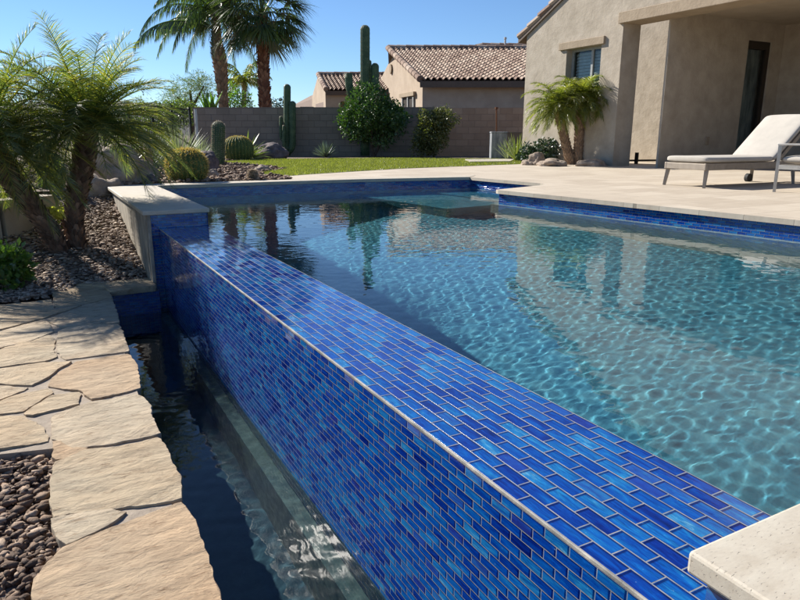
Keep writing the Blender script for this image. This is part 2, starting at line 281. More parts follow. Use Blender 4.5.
# ------------------------------------------------------------------ mesh helpers
class MB:
    def __init__(s): s.v = []; s.f = []; s.uv = {}
    def quad(s, a, b, c, d, uv=None):
        i = len(s.v); s.v += [tuple(a), tuple(b), tuple(c), tuple(d)]
        if uv: s.uv[len(s.f)] = uv
        s.f.append((i, i + 1, i + 2, i + 3)); return s
    def poly(s, pts, uv=None):
        i = len(s.v); s.v += [tuple(p) for p in pts]
        if uv: s.uv[len(s.f)] = uv
        s.f.append(tuple(range(i, i + len(pts)))); return s
    def box(s, lo, hi):
        x0, y0, z0 = lo; x1, y1, z1 = hi
        return s.prism([(x0, y0), (x1, y0), (x1, y1), (x0, y1)], z0, z1)
    def prism(s, pts, z0, z1, closed=True):
        i = len(s.v); n = len(pts)
        s.v += [(p[0], p[1], z0) for p in pts] + [(p[0], p[1], z1) for p in pts]
        s.f.append(tuple(i + n + k for k in range(n)))
        s.f.append(tuple(i + n - 1 - k for k in range(n)))
        for k in range(n):
            q = (k + 1) % n
            s.f.append((i + k, i + q, i + n + q, i + n + k))
        return s
    def obox(s, c, ax, ay, az):
        """oriented box: centre, three half axis vectors"""
        c, ax, ay, az = map(Vector, (c, ax, ay, az)); i = len(s.v)
        for sz in (-1, 1):
            for sx, sy in ((-1, -1), (1, -1), (1, 1), (-1, 1)):
                s.v.append(tuple(c + ax * sx + ay * sy + az * sz))
        for f in ((3, 2, 1, 0), (4, 5, 6, 7), (0, 1, 5, 4), (1, 2, 6, 5), (2, 3, 7, 6), (3, 0, 4, 7)): s.f.append(tuple(i + k for k in f))
        return s
    def bar(s, a, b, w, h=None, up=(0, 0, 1)):
        a, b = Vector(a), Vector(b); d = (b - a)
        L = d.length; d.normalize(); u = Vector(up)
        if abs(d.dot(u)) > 0.98: u = Vector((1, 0, 0))
        sx = d.cross(u).normalized(); sz = sx.cross(d)
        return s.obox((a + b) / 2, d * (L / 2), sx * (w / 2), sz * ((h or w) / 2))
    def tube(s, pts, rad, n=8, cap=True, prof=None):
        pts = [Vector(p) for p in pts]; rings = []
        ref = Vector((0.3, 0.9, 0.1)).normalized()
        for k, p in enumerate(pts):
            d = (pts[min(k + 1, len(pts) - 1)] - pts[max(k - 1, 0)]).normalized()
            if abs(d.dot(ref)) > 0.95: ref = Vector((1, 0, 0.1)).normalized()
            a = d.cross(ref).normalized(); b = d.cross(a)
            r = rad[k] if hasattr(rad, '__len__') else rad
            base = len(s.v)
            for j in range(n):
                t = 2 * PI * j / n; rr = r * (prof(t, k) if prof else 1)
                s.v.append(tuple(p + a * (math.cos(t) * rr) + b * (math.sin(t) * rr)))
            rings.append(base)
        for k in range(len(rings) - 1):
            for j in range(n):
                q = (j + 1) % n
                s.f.append((rings[k] + j, rings[k] + q, rings[k + 1] + q, rings[k + 1] + j))
        if cap:
            s.f.append(tuple(rings[0] + n - 1 - j for j in range(n))); s.f.append(tuple(rings[-1] + j for j in range(n)))
        return s
    def build(s, name, mat, parent=None, loc=(0, 0, 0), smooth=False, bevel=0):
        me = bpy.data.meshes.new(name)
        L = Vector(loc)
        me.from_pydata([(v[0] - L.x, v[1] - L.y, v[2] - L.z) for v in s.v] if L.length else s.v, [], s.f)
        if s.uv:
            ul = me.uv_layers.new(name='UVMap')
            for fi, uv in s.uv.items():
                p = me.polygons[fi]
                for li, q in zip(p.loop_indices, uv): ul.data[li].uv = q
        me.materials.append(M[mat] if isinstance(mat, str) else mat)
        if smooth:
            for p in me.polygons: p.use_smooth = True
        me.update()
        o = bpy.data.objects.new(name, me); COL.objects.link(o)
        if parent:
            o.parent = parent
            o.location = L - parent.location if L.length else -parent.location if parent.location.length else (0, 0, 0)
            pr = parent.parent
            while pr: o.location -= pr.location * 1.0; pr = pr.parent
        else: o.location = L
        if bevel:
            b = o.modifiers.new('bevel', 'BEVEL'); b.width = bevel; b.segments = 2; b.limit_method = 'ANGLE'
        return o
def np_build(name, verts, faces, mat, parent=None, smooth=False):
    """big meshes from numpy arrays; faces (n,k) all of the same k"""
    me = bpy.data.meshes.new(name)
    verts = np.asarray(verts, np.float32); faces = np.asarray(faces, np.int32)
    nf, k = faces.shape
    me.vertices.add(len(verts)); me.vertices.foreach_set('co', verts.ravel())
    me.loops.add(nf * k); me.loops.foreach_set('vertex_index', faces.ravel())
    me.polygons.add(nf); me.polygons.foreach_set('loop_start', np.arange(0, nf * k, k)); me.polygons.foreach_set('loop_total', np.full(nf, k))
    if smooth: me.polygons.foreach_set('use_smooth', np.ones(nf, bool))
    me.update(calc_edges=True); me.validate()
    me.materials.append(M[mat] if isinstance(mat, str) else mat)
    o = bpy.data.objects.new(name, me); COL.objects.link(o)
    if parent:
        o.parent = parent; l = -parent.location
        pr = parent.parent
        while pr: l = l - pr.location; pr = pr.parent
        o.location = l
    return o
def tag(o, label=None, cat=None, group=None, kind=None):
    if label: o['label'] = label
    if cat: o['category'] = cat
    if group: o['group'] = group
    if kind: o['kind'] = kind
    return o
def empty(name, loc, label, cat, group=None):
    o = bpy.data.objects.new(name, None); o.empty_display_size = 0.1; COL.objects.link(o); o.location = loc
    return tag(o, label, cat, group)
def struct(o): o['kind'] = 'structure'; return o

# ------------------------------------------------------------------ THE POOL
WL = -0.17           # pool water level
TW = -0.90           # basin water level
XO, XI = 0.87, 1.33  # infinity edge outer / inner
TOPZ = WL + 0.004
def tile_strip(mb, pts, z0, z1, v0=0.0, flip=False):
    """vertical tiled wall along the polyline pts, uv in metres"""
    u = 0.013
    for a, b in zip(pts[:-1], pts[1:]):
        L = math.dist(a, b); A = (a[0], a[1]); B = (b[0], b[1])
        q = [(*A, z0), (*B, z0), (*B, z1), (*A, z1)]; uv = [(u, v0), (u + L, v0), (u + L, v0 + z1 - z0), (u, v0 + z1 - z0)]
        if flip: q.reverse(); uv.reverse()
        mb.quad(*q, uv=uv); u += L
Y0, Y1 = -1.5, 6.13
iw = empty('infinity_edge_wall', (XO, 2.0, TW), 'long low pool wall clad in glossy blue glass tiles with a flush spillover top', 'pool wall')
b = MB(); b.box((XO + 0.004, Y0, -1.6), (XI - 0.004, Y1, TOPZ - 0.004)); b.build('core', 'plaster', iw)
b = MB(); b.quad((XO + 0.0035, Y0, TOPZ + 0.0002), (XI, Y0, TOPZ + 0.0002), (XI, Y1, TOPZ + 0.0002), (XO + 0.0035, Y1, TOPZ + 0.0002), uv=[(Y0, 0), (Y0, 0.4525), (Y1, 0.4525), (Y1, 0)])
b.build('tiled_top', 'tile_top', iw)
b = MB(); tile_strip(b, [(XO, Y1), (XO, Y0)], -1.35, TOPZ - 0.008, v0=0.004); b.build('tiled_face', 'tile', iw)
b = MB(); tile_strip(b, [(XI, Y0), (XI, Y1)], -0.34, TOPZ - 0.001, v0=0.0); b.build('inner_tile_band', 'tile', iw)
b = MB(); b.box((XO - 0.0012, 0.6, TOPZ - 0.009), (XO + 0.0055, Y1, TOPZ + 0.0006)); b.build('edge_trim', 'trim', iw, bevel=0.002)
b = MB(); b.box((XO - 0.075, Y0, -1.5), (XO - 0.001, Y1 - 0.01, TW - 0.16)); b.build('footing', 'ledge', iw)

# pool outline (water edge), counter clockwise seen from above, starting near left
PO = [(XI, 0.60), (5.42, 0.60), (5.28, 2.4), (5.06, 5.0), (4.90, 6.50), (6.02, 6.86), (6.10, 7.1), (6.00, 8.72), (4.3, 9.06), (2.9, 9.17), (1.30, 9.17), (1.30, 6.13), (XI, 6.12)]
CO = PO
FLOOR = [(0, -1.45)]
def floorz(x, y):
    d = -1.25 - 0.85 * max(0, min(1, (4.6 - x) / 2.5)) * max(0, min(1, (y - 1.5) / 3.0))
    return d
# tile bands above and below the water line; plaster walls stand 4 cm proud under them
b = MB()
tile_strip(b, [PO[i] for i in (1, 2, 3, 4, 5, 6, 7, 8, 9, 10, 11)], -0.205, -0.03, v0=0.0, flip=True)
tile_strip(b, [(XI, 0.6), (5.42, 0.6)], -0.205, -0.03, v0=0.0, flip=True)
o = struct(b.build('pool_shell', 'tile'))
def inset(pts, d):
    out = []; n = len(pts)
    for i in range(n):
        p0, p1, p2 = Vector(pts[i - 1]), Vector(pts[i]), Vector(pts[(i + 1) % n])
        e1 = (p1 - p0).normalized(); e2 = (p2 - p1).normalized()
        n1 = Vector((-e1.y, e1.x)); n2 = Vector((-e2.y, e2.x)); m = (n1 + n2); m.normalize()
        k = d / max(0.4, m.dot(n1)); out.append(tuple(p1 + m * k))
    return out
PI_ = inset(PO[:11] + [(1.30, 6.2), (XI, 6.1)], 0.075)
b = MB(); n_ = len(PI_); PB = PO[:11] + [(1.30, 6.2), (XI, 6.1)]
for i in range(n_):
    j = (i + 1) % n_
    if i == n_ - 1: continue
    b.quad((*PI_[i], -2.5), (*PI_[j], -2.5), (*PI_[j], -0.205), (*PI_[i], -0.205))
    b.quad((*PI_[i], -0.205), (*PI_[j], -0.205), (*PB[j], -0.205), (*PB[i], -0.205))
b.build('plaster_wall', 'ledge_pale', o)
b = MB(); i = n_ - 1
b.quad((XI + 0.003, 0.6, -2.5), (XI + 0.003, 6.2, -2.5), (XI + 0.003, 6.2, -0.34), (XI + 0.003, 0.6, -0.34)); b.build('plaster_side', 'plaster', o)
gx = np.linspace(1.2, 6.3, 52); gy = np.linspace(0.4, 9.4, 91)
vv = [(x, y, floorz(x, y) + 0.02 * noise.noise((x * 0.9, y * 0.9, 0))) for y in gy for x in gx]
ff = [(j * 52 + i, j * 52 + i + 1, (j + 1) * 52 + i + 1, (j + 1) * 52 + i) for j in range(90) for i in range(51)]
np_build('pool_floor', vv, ff, 'plaster', o, smooth=True)
# shallow steps in the far right alcove
b = MB(); b.prism([(4.3, 6.75), (6.1, 6.95), (6.05, 8.75), (4.0, 9.1)], -1.4, -0.62); b.prism([(5.3, 6.95), (6.1, 7.0), (6.05, 8.72), (5.2, 8.9)], -0.62, -0.46); b.build('steps', 'plaster', o)
# water body: closed mesh with a rippled top
def water_body(name, outline, z, zb, step, amp, mat, waves, seed):
    rr = random.Random(seed)
    xs = [p[0] for p in outline]; ys = [p[1] for p in outline]
    x0, x1, y0, y1 = min(xs), max(xs), min(ys), max(ys)
    ws = []
    for (lam, a, ang, spread, cnt) in waves:
        for _ in range(cnt):
            l = lam * rr.uniform(0.7, 1.35); t = ang + rr.gauss(0, spread); k = 2 * PI / l
            ws.append((k * math.cos(t), k * math.sin(t), rr.uniform(0, 2 * PI), a * rr.uniform(0.6, 1.3)))
    bm = bmesh.new()
    vs = [bm.verts.new((p[0], p[1], z)) for p in outline]
    bm.faces.new(vs)
    for i in range(1, int((x1 - x0) / step) + 1):
        bmesh.ops.bisect_plane(bm, geom=bm.verts[:] + bm.edges[:] + bm.faces[:], plane_co=(x0 + i * step, 0, 0), plane_no=(1, 0, 0))
    for i in range(1, int((y1 - y0) / step) + 1):
        bmesh.ops.bisect_plane(bm, geom=bm.verts[:] + bm.edges[:] + bm.faces[:], plane_co=(0, y0 + i * step, 0), plane_no=(0, 1, 0))
    bm.normal_update(); bm.faces.ensure_lookup_table()
    if bm.faces[0].normal.z < 0: bmesh.ops.reverse_faces(bm, faces=bm.faces)
    co = np.array([v.co[:] for v in bm.verts])
    h = np.zeros(len(co))
    for kx, ky, ph, a in ws: h += a * np.sin(kx * co[:, 0] + ky * co[:, 1] + ph)
    for v, q in zip(bm.verts, h): v.co.z = z + amp * q
    for f in bm.faces: f.smooth = True
    be = [e for e in bm.edges if e.is_boundary]
    r = bmesh.ops.extrude_edge_only(bm, edges=be)
    nv = [g for g in r['geom'] if isinstance(g, bmesh.types.BMVert)]
    for v in nv: v.co.z = zb
    ne = [g for g in r['geom'] if isinstance(g, bmesh.types.BMEdge)]
    bmesh.ops.contextual_create(bm, geom=ne)
    for f in bm.faces:
        if abs(f.normal.z) < 0.5: f.smooth = False
    bmesh.ops.recalc_face_normals(bm, faces=bm.faces)
    me = bpy.data.meshes.new(name); bm.to_mesh(me); bm.free()
    me.materials.append(M[mat]); o = bpy.data.objects.new(name, me); COL.objects.link(o)
    return struct(o)
WO = [(XI - 0.004, 0.57), (5.45, 0.57), (5.31, 2.4), (5.09, 5.0), (4.94, 6.47), (6.05, 6.82), (6.13, 7.1), (6.03, 8.74), (4.3, 9.1), (2.9, 9.2), (1.26, 9.2), (1.26, 6.16), (XI - 0.004, 6.15)]
pw = water_body('pool_water', WO, WL, -2.6, 0.02, 0.4, 'water',
                [(1.1, 0.0005, 1.9, 0.6, 5), (0.38, 0.00014, 1.8, 0.9, 9), (0.15, 0.00013, 1.7, 1.2, 14), (0.08, 0.00014, 1.7, 1.4, 18)], 3)
TO = [(0.16, -1.2), (XO + 0.003, -1.2), (XO + 0.003, 6.135), (0.30, 6.135)]
tw = water_body('basin_water', TO, TW, -1.7, 0.02, 1.0, 'trough_water', [(0.5, 0.00015, 1.4, 0.7, 5), (0.09, 0.00011, 1.3, 1.2, 12)], 5)
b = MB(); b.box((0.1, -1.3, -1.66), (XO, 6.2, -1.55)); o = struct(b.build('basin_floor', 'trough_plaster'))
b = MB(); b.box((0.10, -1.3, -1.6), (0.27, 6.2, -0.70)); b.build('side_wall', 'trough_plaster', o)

# pier at the far end of the infinity edge: cap, tiled front, stone cladding
PX0, PX1, PY1 = 0.80, 1.30, 9.5
pr = empty('raised_pool_pier', (1.0, 7.5, -0.7), 'raised square ended pier with pale travertine cap, tiled front and stone clad left side', 'pool pier')
b = MB(); b.box((PX0 + 0.02, 6.165, -1.6), (PX1 - 0.01, PY1, -0.04)); b.build('core', 'pier_stone', pr)
b = MB(); tile_strip(b, [(PX0 - 0.0, 6.155), (PX1, 6.155)], -1.5, -0.04, v0=0.01); b.build('tiled_front', 'tile', pr)
b = MB(); tile_strip(b, [(PX1, 6.155), (PX1, 9.17)], -0.34, -0.04, v0=0.01); b.build('tiled_side', 'tile', pr)
b = MB(); y = 6.13
for L in (0.09, 0.33, 0.62, 0.62, 0.6, 0.6, 0.5):
    b.box((PX0 - 0.035 + 0.006 * (L < 0.2), y, -1.0), (PX0 + 0.0, y + L - 0.008, -0.04)); y += L
b.build('stone_cladding', 'pier_stone', pr, bevel=0.004)
b = MB(); b.prism([(0.735, 6.11), (1.315, 6.11), (1.315, 9.17), (1.315, 9.52), (0.72, 9.52)], -0.04, 0.0); b.build('travertine_cap', 'travertine', pr, bevel=0.008)
# coping along the far edge and deck
b = MB()
fc = [(1.318, 9.15), (2.9, 9.15), (4.3, 9.04), (5.97, 8.70)]; fo = [(1.318, 9.52), (2.9, 9.52), (4.35, 9.42), (6.3, 9.02)]
for i in range(3): b.prism([fc[i], fc[i + 1], fo[i + 1], fo[i]], -0.04, 0.004)
tag(b.build('pool_coping', 'travertine'), 'narrow pale travertine coping along the far edge of the pool beside gravel and lawn', 'coping')
# the near slab
cs = empty('corner_coping', (1.2, 0.3, -0.05), 'pale pitted travertine coping slab at the near corner, overhanging blue tiles', 'coping')
b = MB(); b.prism([(0.845, 0.585), (0.845, -1.2), (3.2, -1.2), (3.2, 0.585)][::-1], -0.04, 0.0); b.build('slab', 'travertine', cs, bevel=0.006)
b = MB(); tile_strip(b, [(0.868, 0.56), (0.868, -1.2)], -1.4, -0.04, v0=0.02); b.quad((0.868, 0.56, -0.04), (XI + 0.01, 0.56, -0.04), (XI + 0.01, 0.56, -0.17), (0.868, 0.56, -0.17), uv=[(0, 0), (0.46, 0), (0.46, -0.13), (0, -0.13)])
b.build('tiled_side', 'tile', cs)
b = MB(); b.box((3.22, -1.5, -0.045), (5.5, 0.585, 0.0)); struct(b.build('near_deck', 'deck'))
# deck at the right: its edge follows the pool
e = [(5.385, -1.5), (5.385, 0.6), (5.245, 2.4), (5.025, 5.0), (4.862, 6.475), (4.875, 6.53), (6.02, 6.90), (6.068, 7.12), (5.97, 8.69), (6.3, 9.02), (4.35, 9.42), (3.3, 9.53), (3.3, 10.3), (4.3, 10.75), (6.2, 11.55), (8.9, 12.0), (10.78, 12.2), (18, 12.2), (18, -1.5)]
b = MB(); b.prism(e, -0.045, 0.0); d = struct(b.build('pool_deck', 'deck'))
b = MB(); b.prism([(5.47, -1.5), (5.47, 0.6), (5.33, 2.4), (5.11, 5.0), (4.95, 6.44), (6.12, 6.8), (6.2, 7.1), (6.1, 8.8), (6.5, 9.2), (18, 12), (18, -1.5)], -1.7, -0.05); b.build('foundation', 'mortar', d)

# ------------------------------------------------------------------ ground
b = MB()
b.prism([(-600, 900), (-600, -400), (900, -400), (900, 900)][::-1], -3.2, -3.0)
g = struct(b.build('ground', 'soil'))
# upper level: from the far edge back to the horizon
b = MB(); b.poly([(1.0, 9.3, -0.03), (3.3, 9.51, -0.03), (6.3, 9.02, -0.03), (18, 9.0, -0.06), (18, -1.5, -0.06), (600, -1.5, -0.06), (900, 800, 0.0), (-500, 800, 0.0), (-60, 9.9, -0.05)]); struct(b.build('upper_ground', 'soil'))
# sloping garden bed
gx = np.linspace(-7, 0.83, 60); gy = np.linspace(6.2, 11.5, 60)
vv = [(x, y, gslope(y) - 0.015 + 0.03 * noise.noise((x * 2, y * 2, 1))) for y in gy for x in gx]
ff = [(j * 60 + i, j * 60 + i + 1, (j + 1) * 60 + i + 1, (j + 1) * 60 + i) for j in range(59) for i in range(59)]
struct(np_build('garden_bed', vv, ff, 'soil', smooth=True))
b = MB(); b.box((-7, -2, -0.80), (0.13, 6.32, -0.715)); struct(b.build('lower_ground', 'soil'))
# lawn
lp = [(3.5, 10.35), (4.3, 10.78), (6.2, 11.58), (8.9, 12.03), (11.2, 12.23), (11.6, 14.3), (8.6, 17.0), (5.4, 17.6), (3.9, 16.6), (4.3, 14.2), (4.3, 12.6), (3.3, 11.2)]
b = MB(); b.poly([(x, y, 0.002) for x, y in lp]); struct(b.build('lawn', 'lawn'))
def inpoly(x, y, P):
    r = False; n = len(P)
    for i in range(n):
        (x0, y0), (x1, y1) = P[i - 1], P[i]
        if (y0 > y) != (y1 > y) and x < (x1 - x0) * (y - y0) / (y1 - y0) + x0: r = not r
    return r
v = []; f = []
while len(f) < 52000:
    x = R.uniform(3.2, 11.7); y = R.uniform(10.2, 17.7)
    if not inpoly(x, y, lp): continue
    a = R.uniform(0, PI); h = R.uniform(0.02, 0.05); w = 0.006; i = len(v); l = R.uniform(-0.02, 0.02); m_ = R.uniform(-0.02, 0.02)
    v += [(x - w * math.cos(a), y - w * math.sin(a), 0.0), (x + w * math.cos(a), y + w * math.sin(a), 0.0), (x + l, y + m_, h)]
    f.append((i, i + 1, i + 2))
tag(np_build('grass', v, f, 'grassmat'), 'short green grass of the lawn', 'grass', kind='stuff')

# ------------------------------------------------------------------ gravel
_ico = bmesh.new(); bmesh.ops.create_icosphere(_ico, subdivisions=1, radius=1)
ICO_V = np.array([v.co[:] for v in _ico.verts]); ICO_F = np.array([[v.index for v in f.verts] for f in _ico.faces]); _ico.free()
def gravel(name, spots, size, mat, label, flat=0.6, zf=None):
    n = len(spots); base = ICO_V
    V = []; Fc = []
    for k, (x, y, z) in enumerate(spots):
        s = size * (0.45 + 1.0 * NR.rand() ** 1.7)
        q = (base * (1 + 0.2 * NR.randn(len(base), 1)) + 0.13 * NR.randn(len(base), 3)) * np.array([s * NR.uniform(0.8, 1.4), s * NR.uniform(0.6, 1.0), s * flat * NR.uniform(0.6, 1.2)])
        a, t = NR.uniform(0, 2 * PI), NR.uniform(-0.6, 0.6)
        ca, sa, ct, st = math.cos(a), math.sin(a), math.cos(t), math.sin(t)
        q = q @ np.array([[1, 0, 0], [0, ct, st], [0, -st, ct]]) @ np.array([[ca, sa, 0], [-sa, ca, 0], [0, 0, 1]])
        V.append(q + np.array([x, y, z])); Fc.append(ICO_F + k * len(base))
    o = np_build(name, np.concatenate(V), np.concatenate(Fc), mat)
    return tag(o, label, 'gravel', kind='stuff')
path_edge = -0.10
sp = []
while len(sp) < 7000:
    x = R.uniform(-1.1, 0.02); y = R.uniform(1.2, 3.35)
    sp.append((x, y, -0.712 + R.uniform(0, 0.028)))
while len(sp) < 10000:
    sp.append((R.uniform(-1.6, -0.6), R.uniform(3.3, 6.1), -0.712 + R.uniform(0, 0.028)))
gravel('gravel', sp, 0.018, 'gravel', 'dark brown crushed gravel left of the near flagstones')
sp = []
while len(sp) < 13000:
    y = 6.08 + 4.0 * R.random() ** 1.3; x = R.uniform(-1.9, 0.76)
    if x > 0.12 and y < 6.3 or (x > -0.08 and y < 6.22): continue
    if y < 6.95 and x < -0.0 and y < 6.6: pass
    sp.append((x, y, gslope(y) + R.uniform(-0.01, 0.02)))
gravel('gravel', sp, 0.022, 'gravel_tan', 'loose tan rock chips around the leaning palm trunks', flat=0.45)
bedp = [(0.9, 9.55), (3.3, 9.55), (3.45, 10.3), (3.3, 11.2), (4.3, 12.6), (4.3, 14.2), (3.9, 16.6), (5.4, 17.7), (4.5, 20), (0.0, 20), (-0.5, 11.0)]
sp = []
while len(sp) < 5200:
    y = 9.55 + 10 * R.random() ** 1.6; x = R.uniform(-0.4, 5.4)
    if inpoly(x, y, bedp): sp.append((x, y, 0.0 + R.uniform(-0.01, 0.03)))
gravel('gravel', sp, 0.034, 'gravel', 'rust brown gravel of the cactus bed behind the pool')
# ------------------------------------------------------------------ flagstone path
SZ = -0.66
STN = [
 ('flag0', [(55,282),(78,281),(99,279),(107,288),(111,298),(85,303),(56,307),(54,292)]),
 ('flag0', [(0,304),(-30,308),(-30,338),(0,330),(45,318),(83,305),(56,309),(53,299)]),
 ('flag2', [(86,305),(111,299),(117,315),(118,322),(62,327),(47,320)]),
 ('flag2', [(-30,341),(0,332),(44,320),(50,327),(52,332),(30,341),(0,348),(-30,356)]),
 ('flag2', [(59,331),(70,326),(118,324),(122,333),(128,351),(66,359),(58,351)]),
 ('flag0', [(-30,357),(0,350),(48,334),(54,340),(52,350),(56,357),(44,361),(0,366),(-30,370)]),
 ('flag1', [(76,362),(128,354),(136,365),(139,388),(100,398),(92,399),(82,391),(49,386),(56,375)]),
 ('flag0', [(-30,373),(0,369),(44,363),(71,362),(58,368),(48,377),(30,385),(0,383),(-30,386)]),
 ('flag2', [(-30,388),(0,386),(27,388),(14,393),(0,399),(-30,410)]),
 ('flag0', [(17,395),(48,389),(52,393),(21,411),(0,413),(-30,415),(-30,412),(0,402)]),
 ('flag0', [(25,413),(54,395),(79,393),(78,404),(52,410),(32,415)]),
 ('flag2', [(54,415),(90,403),(138,395),(149,405),(150,414),(157,434),(110,444),(75,447),(54,438)]),
 ('flag0', [(-30,418),(0,416),(20,416),(42,428),(45,437),(46,441),(0,448),(-30,453)]),
 ('flag1', [(55,441),(76,448),(86,449),(70,456),(56,458)]),
 ('flag0', [(56,461),(88,450),(120,447),(158,437),(166,450),(178,478),(180,499),(150,503),(90,511),(55,515),(52,490)]),
 ('flag2', [(53,518),(110,510),(125,513),(100,529),(65,543),(58,535)]),
 ('flag1', [(65,547),(130,520),(182,502),(192,520),(215,585),(222,620),(230,700),(36,700),(36,576)]),
]
fp = empty('flagstone_path', (0.1, 4, SZ), 'irregular buff flagstones set in mortar along the basin edge', 'path'); fp['kind'] = 'structure'
bed = [(0.27, 1.0), (0.275, 2.2), (0.30, 3.0), (0.315, 3.9), (0.345, 5.2), (0.36, 6.01), (0.36, 6.2), (-0.03, 6.22), (-0.05, 5.8), (-0.60, 5.9), (-0.60, 3.1), (-0.09, 2.98), (-0.07, 2.2), (-0.13, 2.0), (-0.13, 1.0)]
b = MB(); b.prism(bed, -0.80, SZ - 0.008); b.build('mortar_bed', 'mortar', fp)
def flagstone(pts, z, th, mat, parent, name='flagstone', seed=0):
    rr = random.Random(seed); out = []
    n = len(pts)
    for i in range(n):
        a, c = Vector(pts[i]), Vector(pts[(i + 1) % n]); L = (c - a).length; k = max(1, int(L / 0.022)); nm = Vector((-(c - a).y, (c - a).x)).normalized()
        for j in range(k):
            p = a.lerp(c, j / k)
            w = 0.010 * noise.noise((p.x * 14, p.y * 14, seed)) + 0.006 * noise.noise((p.x * 45, p.y * 45, seed))
            out.append(p + nm * (w - 0.010))
    cx = sum((p for p in out), Vector((0, 0))) / len(out)
    bm = bmesh.new(); rings = []
    for s, dz in ((0.985, -th), (1.0, -0.014), (0.998, -0.002), (0.990, 0.0)):
        rings.append([bm.verts.new((*(cx + (p - cx) * s), z + dz + (0.003 * noise.noise((p.x * 20, p.y * 20, 4)) if dz > -0.02 else 0))) for p in out])
    m = len(out)
    for r0, r1 in zip(rings[:-1], rings[1:]):
        for i in range(m):
            bm.faces.new((r0[i], r0[(i + 1) % m], r1[(i + 1) % m], r1[i]))
    fc = bm.faces.new(rings[-1]); bmesh.ops.triangulate(bm, faces=[fc])
    # relief: subdivide the top by cutting
    for ax in (0, 1):
        lo = min(p[ax] for p in out); hi = max(p[ax] for p in out); k = int((hi - lo) / 0.03)
        for i in range(1, k):
            co = [0, 0, 0]; no = [0, 0, 0]; co[ax] = lo + (hi - lo) * i / k; no[ax] = 1
            tf = [f for f in bm.faces if f.normal.z > 0.5 or f.calc_area() > 0.0]
            bmesh.ops.bisect_plane(bm, geom=bm.verts[:] + bm.edges[:] + tf, plane_co=co, plane_no=no)
    for v in bm.verts:
        if v.co.z > z - 0.006:
            p = v.co; q = noise.fractal((p.x * 3.2 + p.y * 1.2, p.y * 5.5, seed), 1.0, 2.0, 4)
            t = math.floor(q * 3.2) / 3.2
            v.co.z += 0.0035 * t + 0.002 * q
    bmesh.ops.recalc_face_normals(bm, faces=bm.faces)
    me = bpy.data.meshes.new(name)
    bm.to_mesh(me); bm.free()
    me.materials.append(M[mat]); o = bpy.data.objects.new(name, me); COL.objects.link(o)
    if parent: o.parent = parent; o.location = -parent.location
    return o
for k, (mt, pp) in enumerate(STN):
    pts = [(lambda q: (q.x, q.y))(Z(px, py, SZ)) for px, py in pp][::-1]
    flagstone(pts, SZ + 0.001 * (k % 4), 0.055 if k in (4, 6, 11, 14, 16, 2, 0) else 0.045, mt, fp, seed=k + 3)
bw = empty('basin_end_wall', (0.57, 6.1, TW), 'short dark blue tiled wall closing the basin under a narrow flagstone cap', 'basin wall')
b = MB(); tile_strip(b, [(0.25, 6.02), (PX0 + 0.0, 6.02)], -1.55, -0.70, v0=0.02); b.build('tiled_face', 'tile', bw)
b = MB(); b.box((0.25, 6.024, -1.6), (0.80, 6.2, -0.705)); b.build('core', 'mortar', bw)
flagstone([(0.40, 5.975), (0.765, 5.975), (0.765, 6.34), (0.36, 6.36), (0.15, 6.5), (0.16, 6.38), (0.37, 6.2)], -0.645, 0.05, 'flag0', bw, name='cap_stone', seed=41)

# ------------------------------------------------------------------ rocks
def rock(name, loc, dims, mat, label, cat='boulder', seed=1, group=None, sub=4, sharp=0.35, rz=0.0):
    bm = bmesh.new(); bmesh.ops.create_icosphere(bm, subdivisions=sub, radius=1)
    for v in bm.verts:
        p = v.co.copy()
        q = 1 + sharp * noise.noise(p * 1.1 + Vector((seed, 0, 0))) + 0.16 * noise.noise(p * 2.7 + Vector((0, seed, 0))) + 0.05 * noise.noise(p * 8 + Vector((0, 0, seed)))
        c = noise.cell(p * 1.6 + Vector((seed, seed, 0))) * 0.07
        v.co = p * (q + c)
        if v.co.z < -0.5: v.co.z = -0.5
        v.co = Vector((v.co.x * dims[0], v.co.y * dims[1], (v.co.z + 0.5) * dims[2] / 1.35))
    bmesh.ops.rotate(bm, cent=(0, 0, 0), matrix=Matrix.Rotation(rz, 3, 'Z'), verts=bm.verts)
    for f in bm.faces: f.smooth = True
    me = bpy.data.meshes.new(name); bm.to_mesh(me); bm.free(); me.materials.append(M[mat])
    o = bpy.data.objects.new(name, me); COL.objects.link(o); o.location = loc
    return tag(o, label, cat, group)
def rockpx(px, py, wpx, hpx, mat, label, seed, z=None, dep=1.0, **k):
    p = S(px, py) if z is None else Z(px, py, z)
    s = depth(p) / F_
    return rock('boulder', (p.x, p.y, p.z - 0.03), (wpx * s / 2, wpx * s / 2 * dep, hpx * s + 0.03), mat, label, seed=seed, rz=-YAW, **k)
B_ = W(118, 197, 9.2)
rock('boulder', (B_.x + 0.02, B_.y + 0.1, -0.12), (0.50, 0.34, 0.52), 'boulder', 'large pale lit boulder right behind the left end of the travertine cap', seed=5.3, rz=-0.3)
B_ = W(104, 215, 8.7)
rock('boulder', (B_.x - 0.02, B_.y + 0.0, -0.42), (0.30, 0.3, 0.50), 'boulder', 'squat shaded boulder under the large one, touching the pier side', seed=9.1)
rockpx(152, 183, 14, 8, 'boulder_dark', 'small dark rock between the pale boulder and the golden barrel cactus', 2.2, z=0.0)
rockpx(207, 170, 24, 16, 'boulder_dark', 'round dark grey rock left of the fuzzy column cactus', 3.7, z=0.0)
rockpx(212, 177, 16, 7, 'boulder', 'flat reddish rock right of the golden barrel cactus', 6.7, z=0.0)
rockpx(271, 158, 31, 12, 'boulder_dark', 'long low purple grey boulder beside the clustered column cactus', 8.4, z=0.0, dep=0.7)
rockpx(262, 171, 14, 5, 'boulder', 'small flat pale rock at the corner of the lawn', 4.4, z=0.0)
rockpx(537, 165, 16, 11, 'boulder', 'upright pale rock left of the palm by the house', 12.4, z=0.0)
